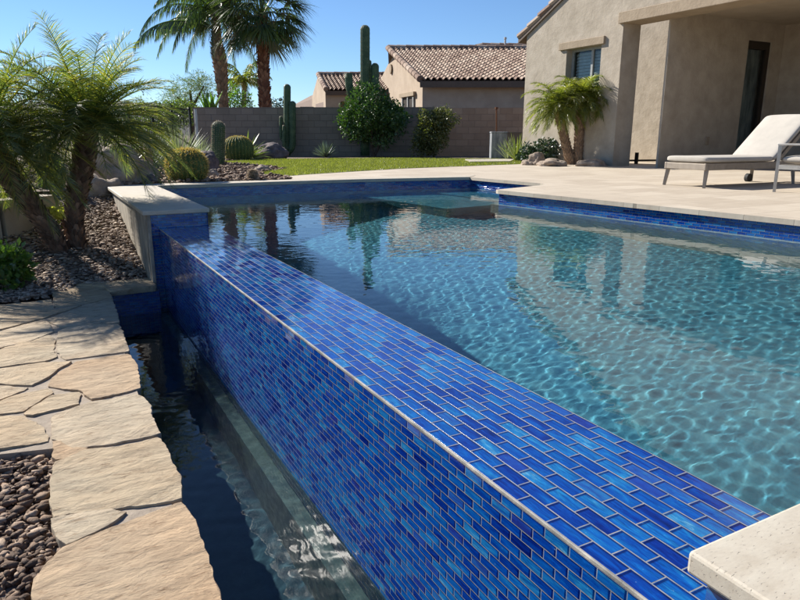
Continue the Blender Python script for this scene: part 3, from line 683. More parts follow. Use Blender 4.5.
rockpx(552, 166, 26, 6, 'boulder', 'low buff rock at the foot of the palm by the house', 15.4, z=0.0)
rockpx(592, 166, 30, 6, 'boulder', 'low brown rock between the palm and the house wall', 17.4, z=0.0)
rockpx(527, 165, 12, 4, 'boulder', 'small tan rock at the lawn edge under the dark shrub', 19.4, z=0.0)

# ------------------------------------------------------------------ vegetation helpers
def blade_strip(V, Fc, base, dirv, length, width, droop, side=None, seg=2, fold=0.0):
    """narrow tapering leaf as a strip of quads ending in a point"""
    d = dirv.copy(); p = base.copy(); n0 = len(V)
    sd = side if side is not None else d.cross(Vector((0, 0, 1)))
    if sd.length < 1e-3: sd = Vector((1, 0, 0))
    sd = sd.normalized()
    for k in range(seg + 1):
        t = k / seg; w = width * (1 - t ** 1.6) * (0.75 if k == 0 else 1)
        if k == seg: V.append(tuple(p))
        else: V.append(tuple(p - sd * w)); V.append(tuple(p + sd * w))
        d = (d + Vector((0, 0, -droop / seg))).normalized(); p = p + d * (length / seg)
    for k in range(seg - 1):
        a = n0 + 2 * k; Fc.append((a, a + 1, a + 3, a + 2))
    a = n0 + 2 * (seg - 1); Fc.append((a, a + 1, a + 2, a + 2))
def fix_tris(V, Fc, name, mat, parent):
    me = bpy.data.meshes.new(name)
    me.from_pydata(V, [], [f if f[-1] != f[-2] else f[:-1] for f in Fc]); me.materials.append(M[mat])
    o = bpy.data.objects.new(name, me); COL.objects.link(o)
    if parent: o.parent = parent; o.location = -parent.location
    return o
def feather_frond(V, Fc, base, az, el, length, droop, nl, ll, lw, rr, vshape=0.5, ldroop=0.5, rach=0.012, start=0.12):
    d = Vector((math.cos(az) * math.cos(el), math.sin(az) * math.cos(el), math.sin(el)))
    p = base.copy(); seg = 14; pts = [p.copy()]; ds = [d.copy()]
    for k in range(seg):
        d = (d + Vector((0, 0, -droop / seg * (0.4 + 1.3 * k / seg)))).normalized(); p = p + d * (length / seg); pts.append(p.copy()); ds.append(d.copy())
    # rachis strip, two crossed ribbons
    for sidev in (Vector((0, 0, 1)), None):
        n0 = len(V)
        for k, q in enumerate(pts):
            sd = ds[k].cross(Vector((0, 0, 1))).normalized()
            if sidev is not None: sd = sd.cross(ds[k])
            w = rach * (1.1 - k / seg); V.append(tuple(q - sd * w)); V.append(tuple(q + sd * w))
        for k in range(seg): a = n0 + 2 * k; Fc.append((a, a + 1, a + 3, a + 2))
    for i in range(nl):
        t = start + (1 - start) * (i + rr.uniform(-0.3, 0.3)) / nl
        t = max(0.02, min(0.995, t)); k = min(seg - 1, int(t * seg)); q = pts[k].lerp(pts[k + 1], t * seg - k); dd = ds[k]
        sd = dd.cross(Vector((0, 0, 1)))
        if sd.length < 0.05: sd = Vector((1, 0, 0))
        sd.normalize(); up = sd.cross(dd).normalized()
        L = ll * math.sin(PI * (0.14 + 0.80 * t)) ** 0.6 * rr.uniform(0.85, 1.12)
        for s in (-1, 1):
            ld = (sd * s * (1.0 - 0.45 * t) + dd * (0.45 + 0.6 * t) + up * (vshape + rr.uniform(-0.15, 0.15))).normalized()
            blade_strip(V, Fc, q, ld, L, lw, ldroop * rr.uniform(0.7, 1.3), side=(dd * 0.9 + up * rr.uniform(-0.5, 0.5)).normalized(), seg=2)
def boots_trunk(pts, rads, mat, name, parent, size=0.05, per=9, seed=1, out=0.6, rows=None):
    """tapered trunk carrying spiral rows of leaf bases"""
    rr = random.Random(seed); b = MB(); b.tube(pts, rads, 12)
    P = [Vector(p) for p in pts]; Ls = [0]
    for a, c in zip(P[:-1], P[1:]): Ls.append(Ls[-1] + (c - a).length)
    T = Ls[-1]; rows = rows or int(T / (size * 0.75))
    for i in range(rows * per):
        s = (i + 0.5) / (rows * per) * T; k = max(j for j in range(len(Ls) - 1) if Ls[j] <= s); t = (s - Ls[k]) / (Ls[k + 1] - Ls[k])
        c = P[k].lerp(P[k + 1], t); d = (P[k + 1] - P[k]).normalized(); r = rads[k] * (1 - t) + rads[k + 1] * t
        a = i * 2.399963 + rr.uniform(-0.15, 0.15)
        e1 = d.cross(Vector((0.2, 1, 0.1))).normalized(); e2 = d.cross(e1); o = e1 * math.cos(a) + e2 * math.sin(a); sd = d.cross(o)
        w = size * 0.5 * rr.uniform(0.8, 1.2); h = size * rr.uniform(0.75, 1.2); q = c + o * (r * 0.9)
        tip = q + o * (size * out * rr.uniform(0.5, 1.2)) + d * h * 0.8
        n0 = len(b.v)
        b.v += [tuple(q - sd * w), tuple(q + sd * w), tuple(q - d * h * 0.5 + o * size * 0.15), tuple(tip - sd * w * 0.45), tuple(tip + sd * w * 0.45), tuple(q + d * h * 0.6)]
        for f in ((2, 1, 4, 3), (0, 2, 3), (0, 3, 5), (3, 4, 5), (4, 1, 5)): b.f.append(tuple(n0 + j for j in f))
    return b.build(name, mat, parent)
def leaf_cloud(V, Fc, c, rad, n, ls, rr, shell=0.55, aspect=0.45, lumps=7, amp=0.25, seed=0, zcut=-9, droop=0.0):
    c = Vector(c); k = 0
    while k < n:
        d = Vector((rr.gauss(0, 1), rr.gauss(0, 1), rr.gauss(0, 1))).normalized()
        f = 1 + amp * noise.noise(d * 1.7 + Vector((seed, 0, 0))) * 2 + 0.5 * amp * noise.noise(d * 4.5 + Vector((0, seed, 0))) * 2
        rho = (shell + (1 - shell) * rr.random() ** 0.5) if rr.random() < 0.8 else rr.random()
        # open gaps between clumps
        if noise.noise(d * 3.2 * 1.0 + Vector((rho * 2.5, seed * 2, 0))) < -0.22: 
            if rr.random() < 0.75: k += 1; continue
        p = c + Vector((d.x * rad[0], d.y * rad[1], d.z * rad[2])) * (f * rho)
        if p.z < zcut: k += 1; continue
        ld = (d * 0.6 + Vector((rr.gauss(0, 0.6), rr.gauss(0, 0.6), rr.gauss(0, 0.5) - droop))).normalized()
        sd = ld.cross(Vector((rr.gauss(0, 1), rr.gauss(0, 1), rr.gauss(0, 1)))).normalized()
        L = ls * rr.uniform(0.6, 1.3); w = L * aspect; n0 = len(V)
        V += [tuple(p), tuple(p + ld * L * 0.5 + sd * w * 0.5), tuple(p + ld * L), tuple(p + ld * L * 0.5 - sd * w * 0.5)]
        Fc.append((n0, n0 + 1, n0 + 2, n0 + 3)); k += 1

# ---- the two date palms at the left
def date_palm(base, path, rads, crown, nf, fl, label, seed, mat='palm_leaf', bark='bark', group=None, ll=0.30, nl=46, size=0.06, lw=0.006, elmin=-0.55, elmax=1.3, droop=1.5, azbias=None):
    rr = random.Random(seed)
    root = empty('date_palm', base, label, 'palm tree', group)
    boots_trunk(path, rads, bark, 'trunk', root, size=size, seed=seed)
    V, Fc = [], []
    for i in range(nf):
        az = i * 2.39996 + rr.uniform(-0.2, 0.2)
        el = elmax + (elmin - elmax) * ((i + 0.5) / nf) ** 0.85 + rr.uniform(-0.1, 0.1)
        feather_frond(V, Fc, Vector(crown) + Vector((math.cos(az), math.sin(az), 0)) * 0.04, az, el, fl * rr.uniform(0.82, 1.12), droop * rr.uniform(0.75, 1.2), nl, ll, lw, rr, ldroop=0.7)
    fix_tris(V, Fc, 'crown', mat, root)
    return root
bs = S(77, 246); c2 = W(88, 128, depth(bs) + 0.1)
q = [bs + Vector((0.0, 0.0, -0.08)), W(73, 222, depth(bs) + 0.02), W(78, 190, depth(bs) + 0.05), W(84, 162, depth(bs) + 0.08), c2]
date_palm(bs, q, [0.10, 0.085, 0.09, 0.105, 0.08], c2 + Vector((0, 0, 0.02)), 100, 1.0, 'upright feathery palm with shaggy trunk standing before the boulders', 21, droop=1.25, ll=0.25, nl=60, elmin=-0.3, lw=0.0050)
b1 = S(62, 250); c1 = W(-12, 132, depth(b1) - 0.35)
q = [b1 + Vector((0, 0, -0.1)), W(48, 228, depth(b1) - 0.08), W(28, 200, depth(b1) - 0.18), W(5, 172, depth(b1) - 0.28), c1]
date_palm(b1, q, [0.10, 0.085, 0.085, 0.10, 0.08], c1, 90, 1.0, 'feathery palm whose trunk leans out of the picture edge', 33, droop=1.25, ll=0.25, nl=60, elmin=-0.75, lw=0.0050)
# ---- palm by the house, three stems
pb = Z(577, 164.5, 0.0); dp = depth(pb)
root = empty('date_palm', pb, 'yellow green clumping palm with three stems in front of the house window wall', 'palm tree')
rr = random.Random(77)
for (bx, mx, tx, ty, nf, fl) in ((571, 565, 557, 106, 54, 0.82), (577, 579, 580, 98, 54, 0.82), (585, 592, 602, 101, 50, 0.66)):
    P0, P1, P2 = W(bx, 165, dp), W(mx, 140, dp), W(tx, ty, dp - 0.1)
    boots_trunk([P0, P1, P2], [0.10, 0.09, 0.085], 'bark_tan', 'trunk', root, size=0.06, seed=int(tx))
    V, Fc = [], []
    for i in range(nf):
        az = i * 2.39996; el = 1.25 - 1.75 * ((i + 0.5) / nf) ** 0.9
        feather_frond(V, Fc, P2.copy(), az, el, fl * rr.uniform(0.85, 1.1), 1.7, 46, 0.26, 0.008, rr, ldroop=0.9)
    fix_tris(V, Fc, 'crown', 'palm_leaf_y', root)
# ---- tall feather palm beyond the wall
def trunk_path(w, pts): return [W(px, py, w) for px, py in pts]
w = 30.0
root = empty('feather_palm', W(224, 160, w), 'tall palm with long drooping feather fronds and swollen pale trunk behind the block wall', 'palm tree')
q = trunk_path(w, [(225, 165), (224, 108), (222, 88), (221, 70), (219, 56), (217, 44), (216, 30), (215, 14)])
boots_trunk(q, [0.19, 0.17, 0.2, 0.27, 0.3, 0.2, 0.15, 0.12], 'bark_tan', 'trunk', root, size=0.17, seed=5, per=7)
V, Fc = [], []; rr = random.Random(8)
for i in range(30):
    az = i * 2.39996; el = 1.35 - 1.6 * (i / 30)
    feather_frond(V, Fc, q[-1].copy(), az, el, 3.5 * rr.uniform(0.8, 1.1), 2.0, 74, 0.7, 0.024, rr, vshape=0.1, ldroop=2.4, rach=0.04)
# the long frond that hangs over the left
feather_frond(V, Fc, q[-2].copy(), math.atan2(-SIDE.y, -SIDE.x) + 0.1, 0.42, 3.9, 1.55, 70, 0.8, 0.035, rr, vshape=0.0, ldroop=2.6, rach=0.05)
feather_frond(V, Fc, q[-2].copy(), math.atan2(-SIDE.y, -SIDE.x) - 0.35, 0.62, 3.6, 1.7, 70, 0.8, 0.035, rr, vshape=0.0, ldroop=2.6, rach=0.05)
fix_tris(V, Fc, 'crown', 'palm_leaf_f', root)
# ---- fan palm beyond the wall
w = 28.0
root = empty('fan_palm', W(265, 160, w), 'tall fan palm with reddish cross hatched trunk behind the block wall', 'palm tree')
q = trunk_path(w, [(266, 165), (265, 105), (264, 80), (263, 55), (262, 35), (262, 18)])
boots_trunk(q, [0.23, 0.22, 0.2, 0.19, 0.18, 0.14], 'bark_red', 'trunk', root, size=0.17, seed=6, per=9)
V, Fc = [], []; rr = random.Random(15)
def fan_leaf(V, Fc, base, az, el, pet, rad, rr, nb=30):
    d = Vector((math.cos(az) * math.cos(el), math.sin(az) * math.cos(el), math.sin(el)))
    d2 = (d + Vector((0, 0, -0.35))).normalized(); hub = base + (d + d2).normalized() * pet
    sd = d2.cross(Vector((0, 0, 1))).normalized()
    b_ = MB(); n0 = len(V)
    for (a, c, wd) in ((base, hub, 0.03),):
        V += [tuple(a - sd * wd), tuple(a + sd * wd), tuple(c + sd * wd * 0.6), tuple(c - sd * wd * 0.6)]; Fc.append((n0, n0 + 1, n0 + 2, n0 + 3))
    for i in range(nb):
        t = -1.35 + 2.7 * i / (nb - 1); dd = (d2 * math.cos(t) + sd * math.sin(t) + Vector((0, 0, 0.12 * math.cos(t * 1.3)))).normalized()
        L = rad * (0.82 + 0.25 * math.cos(t * 0.8)) * rr.uniform(0.9, 1.08)
        blade_strip(V, Fc, hub, dd, L, 0.035, 0.75 * rr.uniform(0.7, 1.5), side=dd.cross(d2.cross(sd) + Vector((0.01, 0, 0))).normalized(), seg=4)
for i in range(60):
    az = i * 2.39996; el = 1.35 - 1.95 * (i / 60)
    fan_leaf(V, Fc, q[-1] + Vector((0, 0, 0.1)), az, el, 1.2 * rr.uniform(0.8, 1.15), 1.2, rr)
fix_tris(V, Fc, 'crown', 'palm_leaf_f', root)
# ---- small palm between the two trunks, banana clump, feathery desert tree, low bushes beyond the wall
root = empty('feather_palm', W(244, 160, 36), 'slim small palm seen between the two tall palm trunks', 'palm tree')
q = trunk_path(36, [(245, 160), (244, 110), (244, 82)]); b = MB(); b.tube(q, [0.16, 0.14, 0.12], 8); b.build('trunk', 'bark_tan', root)
V, Fc = [], []; rr = random.Random(4)
for i in range(16): feather_frond(V, Fc, q[-1].copy(), i * 2.4, 1.25 - 1.4 * i / 16, 1.7, 1.8, 30, 0.5, 0.03, rr, vshape=0.1, ldroop=1.8, rach=0.03)
fix_tris(V, Fc, 'crown', 'palm_leaf_y', root)
root = empty('banana_plant', W(213, 160, 27), 'bright green broad leaved plant poking above the wall between palo verde and palm', 'plant')
V, Fc = [], []
for i in range(14): 
    a = i * 2.4; blade_strip(V, Fc, W(212 + R.uniform(-5, 5), 118, 27), Vector((math.cos(a) * 0.35, math.sin(a) * 0.35, 1)).normalized(), R.uniform(0.9, 1.3), 0.12, 0.5, seg=4)
fix_tris(V, Fc, 'leaves', 'shrub_b', root)
def bushy(name, loc, label, cat, clouds, mat, wood=None, group=None, seed=1, ls=0.08, aspect=0.45, droop=0.0):
    rr = random.Random(seed); root = empty(name, loc, label, cat, group)
    if wood:
        b = MB()
        for p in wood: b.tube(p[0], p[1], 7)
        b.build('trunk', 'wood', root)
    V, Fc = [], []
    for i, (c, r, n) in enumerate(clouds): leaf_cloud(V, Fc, c, r, n, ls, rr, seed=seed * 3.1 + i, aspect=aspect, droop=droop)
    fix_tris(V, Fc, 'crown', mat, root)
    return root
w = 32
T0, T1 = W(192, 165, w), W(192, 108, w)
bushy('desert_tree', T0, 'feathery pale green desert tree left of the tall palms', 'tree',
      [(W(188, 92, w), (0.9, 0.9, 0.7), 2600), (W(205, 88, w + 0.5), (0.7, 0.8, 0.6), 1800), (W(176, 99, w), (0.7, 0.7, 0.5), 1500), (W(198, 80, w), (0.5, 0.5, 0.4), 800)],
      'desert_leaf', [([T0, T1, W(190, 90, w)], [0.14, 0.1, 0.04]), ([T1, W(204, 86, w)], [0.08, 0.03]), ([T1, W(177, 97, w)], [0.08, 0.03])], seed=3, ls=0.16, aspect=0.12)
bushy('shrub', W(235, 160, 31), 'pale green shrub showing above the wall between the palm trunks', 'shrub', [(W(238, 104, 31), (0.7, 0.6, 0.55), 1200), (W(232, 96, 31.5), (0.4, 0.4, 0.6), 500)], 'shrub_b', seed=5, ls=0.13)
bushy('shrub', W(283, 160, 34), 'dark green shrub above the wall right of the reddish palm trunk', 'shrub', [(W(279, 107, 34), (0.6, 0.5, 0.4), 800)], 'shrub_d', seed=6, ls=0.12)
bushy('shrub', W(165, 160, 27), 'yellow green shrub behind the iron fence', 'shrub', [(W(166, 118, 27), (0.9, 0.7, 0.7), 2400), (W(182, 112, 27), (0.7, 0.6, 0.5), 1300), (W(150, 125, 26), (0.9, 0.6, 0.9), 2600), (W(120, 128, 26), (0.9, 0.6, 0.9), 2400)], 'desert_leaf', seed=8, ls=0.12)

# ---- bushes in front of the block walls
cp = Z(373, 156, 0.0); w = depth(cp)
bushy('citrus_bush', cp, 'dense dark green round citrus bush in front of the saguaro', 'shrub',
      [(W(371, 117, w), (0.98, 0.9, 0.82), 9000), (W(352, 122, w), (0.45, 0.5, 0.5), 1500), (W(392, 120, w), (0.45, 0.5, 0.55), 1500)], 'citrus',
      [([cp, W(372, 148, w), W(371, 125, w)], [0.06, 0.05, 0.03]), ([cp + Vector((0.05, 0, 0)), W(379, 147, w), W(385, 128, w)], [0.05, 0.04, 0.02])], seed=11, ls=0.10, aspect=0.5)
cp = Z(434, 157, 0.0); w = depth(cp)
bushy('shrub', cp, 'rounded olive shrub with yellow sunlit top against the tan wall', 'shrub',
      [(W(432, 132, w), (0.55, 0.5, 0.66), 8000), (W(441, 121, w), (0.42, 0.4, 0.42), 3500), (W(425, 145, w), (0.42, 0.4, 0.42), 2500)], 'shrub_y', [([cp, W(433, 135, w)], [0.04, 0.02])], seed=13, ls=0.07)
cp = Z(545, 163, 0.0); w = depth(cp)
bushy('shrub', cp, 'low dark green glossy shrub left of the palm by the house', 'shrub', [(W(546, 151, w), (0.36, 0.35, 0.26), 1800), (W(529, 154, w), (0.22, 0.25, 0.2), 800)], 'shrub_d', seed=14, ls=0.07, aspect=0.6)
cp = Z(597, 160, 0.0)
bushy('shrub', Z(594, 160, 0.0), 'small dark shrub right behind the palm stems by the house', 'shrub', [(W(592, 153, depth(cp)), (0.2, 0.2, 0.2), 700)], 'shrub_d', seed=15, ls=0.06, aspect=0.6)
cp = S(8, 285); w = depth(cp)
bushy('shrub', cp, 'bright green leafy plant at the left picture edge above the path', 'shrub', [(W(-4, 272, w), (0.24, 0.24, 0.26), 1500), (W(12, 262, w), (0.12, 0.12, 0.12), 500)], 'shrub_b', seed=16, ls=0.07, aspect=0.55)
cp = S(58, 236); w = depth(cp)
bushy('flowering_plant', cp, 'small plant with pale yellow green blossoms between the two palm trunks', 'plant', [(W(57, 223, w + 0.25), (0.15, 0.14, 0.17), 900)], 'blossom', seed=17, ls=0.045, aspect=0.8)
cp = Z(151, 181, 0)
bushy('succulent', cp, 'little yellow green succulent left of the golden barrel cactus', 'plant', [(W(150, 175, depth(cp)), (0.12, 0.12, 0.11), 400)], 'blossom', seed=18, ls=0.05, aspect=0.7)

# ---- rosettes
def rosette(name, loc, label, cat, n, length, width, mat, seed, up=0.2, droop=0.25, seg=4, group=None, thick=False):
    rr = random.Random(seed); root = empty(name, loc, label, cat, group); V, Fc = [], []
    for i in range(n):
        az = i * 2.39996; el = 1.5 - (1.5 - up) * (i / n) ** 0.8
        d = Vector((math.cos(az) * math.cos(el), math.sin(az) * math.cos(el), math.sin(el)))
        bp = Vector(loc) + Vector((d.x, d.y, 0)) * 0.02 * length
        blade_strip(V, Fc, bp, d, length * rr.uniform(0.75, 1.1), width, droop * rr.uniform(0.4, 1.4), seg=seg)
        blade_strip(V, Fc, bp, d, length * 0.9, width * 0.5, droop, side=Vector((0, 0, 1)).cross(d).cross(d) if el < 1.4 else None, seg=seg)
    fix_tris(V, Fc, 'blades', mat, root)
    return root
rosette('agave', Z(326, 157, 0), 'small grey green agave at the foot of the block wall left of the citrus bush', 'agave', 60, 0.52, 0.03, 'agave', 1, up=0.25, droop=0.1)
rosette('agave', Z(247, 159, 0), 'yellow green spiky agave behind the round barrel cactus', 'agave', 44, 0.78, 0.055, 'agave_y', 2, up=0.1, droop=0.5)
rosette('agave', Z(517, 161, 0), 'tall pale bladed agave between the grey box and the dark shrub', 'agave', 34, 0.75, 0.03, 'agave_y', 3, up=0.6, droop=0.1)
rosette('agave', Z(508, 160, 0), 'upright spiky agave touching the right side of the grey box', 'agave', 24, 0.62, 0.022, 'silver', 33, up=0.7, droop=0.1)
rosette('desert_spoon', Z(180, 168, 0), 'silvery fine bladed tuft behind the golden barrel cactus', 'plant', 230, 0.95, 0.010, 'silver', 4, up=0.15, droop=0.25)
rosette('agave', Z(118, 178, 0.0), 'blue grey agave with broad blades behind the pale boulder', 'agave', 46, 0.62, 0.035, 'agave', 5, up=0.3, droop=0.15)
rosette('desert_spoon', Z(150, 168, 0), 'dark green narrow bladed tuft beside the pillar behind the boulder', 'plant', 120, 0.8, 0.011, 'agave', 6, up=0.2, droop=0.3)
rosette('agave', Z(200, 160, 0), 'pale grass like tuft left of the fuzzy column cactus', 'plant', 120, 0.65, 0.009, 'silver', 7, up=0.3, droop=0.3)

# ---- cacti
def ribbed(pts, rad, ribs=12, depth_=0.13, n=None):
    b = MB(); n = n or ribs * 4
    b.tube(pts, rad, n, prof=lambda t, k: 1 + depth_ * (abs(math.cos(t * ribs / 2)) ** 0.6 - 0.6)); return b
def col_pts(base, top, r, k=10, bend=None):
    base, top = Vector(base), Vector(top); P = []; Rr = []
    for i in range(k + 1):
        t = i / k; P.append(base.lerp(top, t)); Rr.append(r)
    L = (top - base).length; d = (top - base).normalized()
    for i in range(1, 6):
        a = i / 5 * PI / 2; P.append(top + d * r * math.sin(a) * 1.0); Rr.append(max(r * math.cos(a), r * 0.05))
    return P, Rr
def spines(b, P, Rr, ribs, per, L, mat, parent, rr, w=0.003, star=5):
    V, Fc = [], []
    for k in range(len(P) - 1):
        d = (Vector(P[k + 1]) - Vector(P[k])); seg = d.length
        if seg < 1e-5: continue
        d.normalize(); m = max(1, int(per * seg))
        ref = Vector((0.3, 0.9, 0.1)).normalized()
        a = d.cross(ref).normalized(); e = d.cross(a)
        for j in range(ribs):
            t = 2 * PI * j / ribs; o = a * math.cos(t) + e * math.sin(t)
            for i in range(m):
                s = (i + rr.random() * 0.4) / m; r = Rr[k] * (1 - s) + Rr[k + 1] * s
                q = Vector(P[k]).lerp(Vector(P[k + 1]), s) + o * r * 1.04
                for _ in range(star):
                    dd = (o * 0.9 + Vector((rr.gauss(0, 0.6), rr.gauss(0, 0.6), rr.gauss(0, 0.6)))).normalized(); sd = dd.cross(Vector((rr.gauss(0, 1), rr.gauss(0, 1), rr.gauss(0, 1)))).normalized()
                    n0 = len(V); V += [tuple(q - sd * w), tuple(q + sd * w), tuple(q + dd * L * rr.uniform(0.6, 1.2))]; Fc.append((n0, n0 + 1, n0 + 2, n0 + 2))
    fix_tris(V, Fc, 'spines', mat, parent)
def barrel(px, pyb, wpx, hpx, label, seed, ribs=26, mat='cactus_b', smat='spine_y', n_sp=46, sl=0.055):
    p = Z(px, pyb, 0.0); s = depth(p) / F_; r = wpx * s / 2; h = hpx * s * 1.02
    root = empty('barrel_cactus', p, label, 'cactus'); P = []; Rr = []
    for i in range(19):
        a = -0.95 + (PI / 2 + 0.95) * i / 18; P.append(Vector((p.x, p.y, p.z + h * 0.45 + h * 0.56 * math.sin(a)))); Rr.append(max(0.02, r * max(0.0, math.cos(a)) ** 0.75))
    b = ribbed(P, Rr, ribs, 0.16, ribs * 4); b.build('body', mat, root, smooth=True)
    spines(b, P, Rr, ribs, n_sp, sl, smat, root, random.Random(seed), w=0.0045, star=9)
    return root
barrel(188, 181, 37, 30, 'golden spined barrel cactus just behind the pool coping', 1)
barrel(239, 160, 28, 22, 'smaller yellow green barrel cactus below the spiky agave', 2, n_sp=26, sl=0.04)
barrel(253, 180, 7, 9, 'tiny dark round cactus in the gravel near the coping', 3, ribs=12, mat='cactus', smat='spine_w')
# fuzzy column
def column(name, px, pyb, pyt, wpx, label, arms=(), mat='cactus', smat='spine_w', ribs=14, z=0.0, w=None, sp=16, sl=0.03, star=4):
    p = Z(px, pyb, z) if w is None else W(px, pyb, w); w = depth(p); s = w / F_
    root = empty(name, p, label, 'cactus'); r = wpx * s / 2
    top = W(px, pyt, w) - Vector((0, 0, r))
    P, Rr = col_pts(p, top, r); b = ribbed(P, Rr, ribs); b.build('stem', mat, root, smooth=True)
    rr = random.Random(int(px)); spines(b, P, Rr, ribs, sp, sl, smat, root, rr, star=star)
    for pts, ww in arms:
        ra = ww * s / 2; q = [W(a, c, w + dd) for a, c, dd in pts]
        # smooth the arm path
        Q = []
        for i in range(len(q) - 1):
            for k in range(4):
                t = k / 4; p0, p1, p2, p3 = q[max(0, i - 1)], q[i], q[i + 1], q[min(len(q) - 1, i + 2)]
                Q.append(0.5 * ((2 * p1) + (-p0 + p2) * t + (2 * p0 - 5 * p1 + 4 * p2 - p3) * t * t + (-p0 + 3 * p1 - 3 * p2 + p3) * t ** 3))
        Q.append(q[-1] - Vector((0, 0, ra))); RR = [ra] * len(Q); d = (Q[-1] - Q[-2]).normalized(); e = Q[-1]
        for i in range(1, 6): a = i / 5 * PI / 2; Q.append(e + d * ra * math.sin(a)); RR.append(max(ra * math.cos(a), ra * 0.05))
        b = ribbed(Q, RR, max(8, ribs - 4)); b.build('arm', mat, root, smooth=True); spines(b, Q, RR, max(8, ribs - 4), sp, sl, smat, root, rr, star=star)
    return root
column('column_cactus', 218, 165, 121, 12, 'short thick fuzzy column cactus standing in the gravel before the block wall', sp=34, sl=0.035, ribs=18, star=6)
column('column_cactus', 287, 155.5, 84, 6.5, 'slender clustered column cactus against the block wall', arms=[([(288, 152, -0.05), (292, 147, -0.1), (292.5, 135, -0.1), (292.5, 101, -0.1)], 6), ([(285, 142, -0.1), (281.5, 138, -0.1), (281, 130, -0.1), (281, 116, -0.1)], 3.2), ([(287, 150, -0.2), (284, 145, -0.25), (284, 125, -0.25)], 3)], ribs=8, sp=9, sl=0.025, star=3)
column('saguaro', 365, 155.6, 25, 8.5, 'tall saguaro with three raised arms behind the citrus bush', ribs=16, sp=9,
       arms=[([(363, 102, 0), (354, 97, -0.1), (349.5, 88, -0.15), (348.5, 70, -0.15)], 7), ([(366, 105, 0), (373, 98, 0), (375, 88, 0), (375, 63, 0)], 7), ([(366, 95, 0.2), (369.5, 88, 0.3), (369.5, 80, 0.3), (369, 60, 0.3)], 4.5)])
column('column_cactus', 52, 218, 152, 13, 'pale green ribbed column cactus between the two palm trunks', arms=[([(56, 200, 0), (60, 195, 0), (61, 185, 0), (61, 165, 0)], 8), ([(48, 205, 0), (44, 198, 0), (43, 185, 0), (42, 160, 0)], 9)], w=8.6, ribs=9, sp=10, mat='cactus_b')

# ------------------------------------------------------------------ walls and fence
def wall_run(name, pts, z0, z1, th, mat, label, cat='wall', capmat=None, piers=()):
    root = empty(name, (pts[0][0], pts[0][1], z0), label, cat); b = MB(); u = 0
    for a, c in zip(pts[:-1], pts[1:]):
        a, c = Vector((*a, 0)), Vector((*c, 0)); d = (c - a); L = d.length; d.normalize(); n = Vector((d.y, -d.x, 0)) * th / 2
        A0, A1, C0, C1 = a - n, a + n, c - n, c + n
        def V3(p, z): return (p.x, p.y, z)
        for P0, P1, fl in ((A1, C1, False), (C0, A0, False)):
            b.quad(V3(P0, z0), V3(P1, z0), V3(P1, z1), V3(P0, z1), uv=[(u, 0), (u + L, 0), (u + L, z1 - z0), (u, z1 - z0)])
        b.quad(V3(A1, z1), V3(C1, z1), V3(C0, z1), V3(A0, z1), uv=[(u, 0), (u + L, 0), (u + L, 0.19), (u, 0.19)])
        for P0, P1 in ((A0, A1), (C1, C0)): b.quad(V3(P0, z0), V3(P1, z0), V3(P1, z1), V3(P0, z1), uv=[(0, 0), (th, 0), (th, z1 - z0), (0, z1 - z0)])
        u += L
    b.build('masonry', mat, root)
    for (x, y, w_, ztop) in piers:
        b = MB(); h = w_ / 2; c = Vector((x, y, 0))
        cs_ = [c + SIDE * sx * h + HEAD * sy * h for sx, sy in ((-1, -1), (1, -1), (1, 1), (-1, 1))]
        for i in range(4):
            p, q_ = cs_[i], cs_[(i + 1) % 4]
            b.quad((p.x, p.y, z0), (q_.x, q_.y, z0), (q_.x, q_.y, ztop), (p.x, p.y, ztop), uv=[(0, 0), (w_, 0), (w_, ztop - z0), (0, ztop - z0)])
        b.poly([(p.x, p.y, ztop) for p in cs_], uv=[(0, 0), (w_, 0), (w_, w_), (0, w_)]); b.build('pier', mat, root)
    return root
def g2(px, py, z=0): p = Z(px, py, z); return (p.x, p.y)
ztop = 1.53
a0, a1, a2 = g2(197, 155.0), g2(437, 155.2), g2(560, 155.6)
pc = g2(309, 154.9)
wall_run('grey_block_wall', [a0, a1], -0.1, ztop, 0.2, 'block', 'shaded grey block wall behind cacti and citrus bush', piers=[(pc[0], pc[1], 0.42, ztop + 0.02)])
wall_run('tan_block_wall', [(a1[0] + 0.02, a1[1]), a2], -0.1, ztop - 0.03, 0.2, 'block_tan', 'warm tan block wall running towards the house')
# iron fence with its low wall, left
def fence(pa, pb_, zb, zt, label, posts=4):
    pa, pb_ = Vector((*pa, 0)), Vector((*pb_, 0)); root = empty('iron_fence', (pa.x, pa.y, zb), label, 'fence'); d = pb_ - pa; L = d.length
    b = MB(); b.bar(pa + Vector((0, 0, zt)), pb_ + Vector((0, 0, zt)), 0.035); b.bar(pa + Vector((0, 0, zb + 0.12)), pb_ + Vector((0, 0, zb + 0.12)), 0.03); b.build('rail', 'iron', root)
    b = MB(); k = int(L / 0.115)
    for i in range(k): p = pa.lerp(pb_, i / k); b.bar(p + Vector((0, 0, zb + 0.05)), p + Vector((0, 0, zt)), 0.014)
    b.build('picket', 'iron', root)
    for i in range(posts):
        p = pa.lerp(pb_, i / (posts - 1)); b = MB(); b.bar(p + Vector((0, 0, zb)), p + Vector((0, 0, zt + 0.08)), 0.055); b.build('post', 'iron', root)
    return root
fa = g2(193, 156); fb = g2(-60, 176)
fence(fa, fb, 0.0, 1.42, 'black iron view fence meeting the left end of the block wall', posts=9)
pp_ = Z(197.5, 157, 0); b = MB(); b.tube([(pp_.x, pp_.y - 0.2, 0), (pp_.x, pp_.y - 0.2, 1.4)], 0.04, 8); tag(b.build('downpipe', 'pvc'), 'pale vertical pipe at the junction of fence and grey wall', 'pipe')
p = Z(143, 174, 0); s = depth(p) / F_
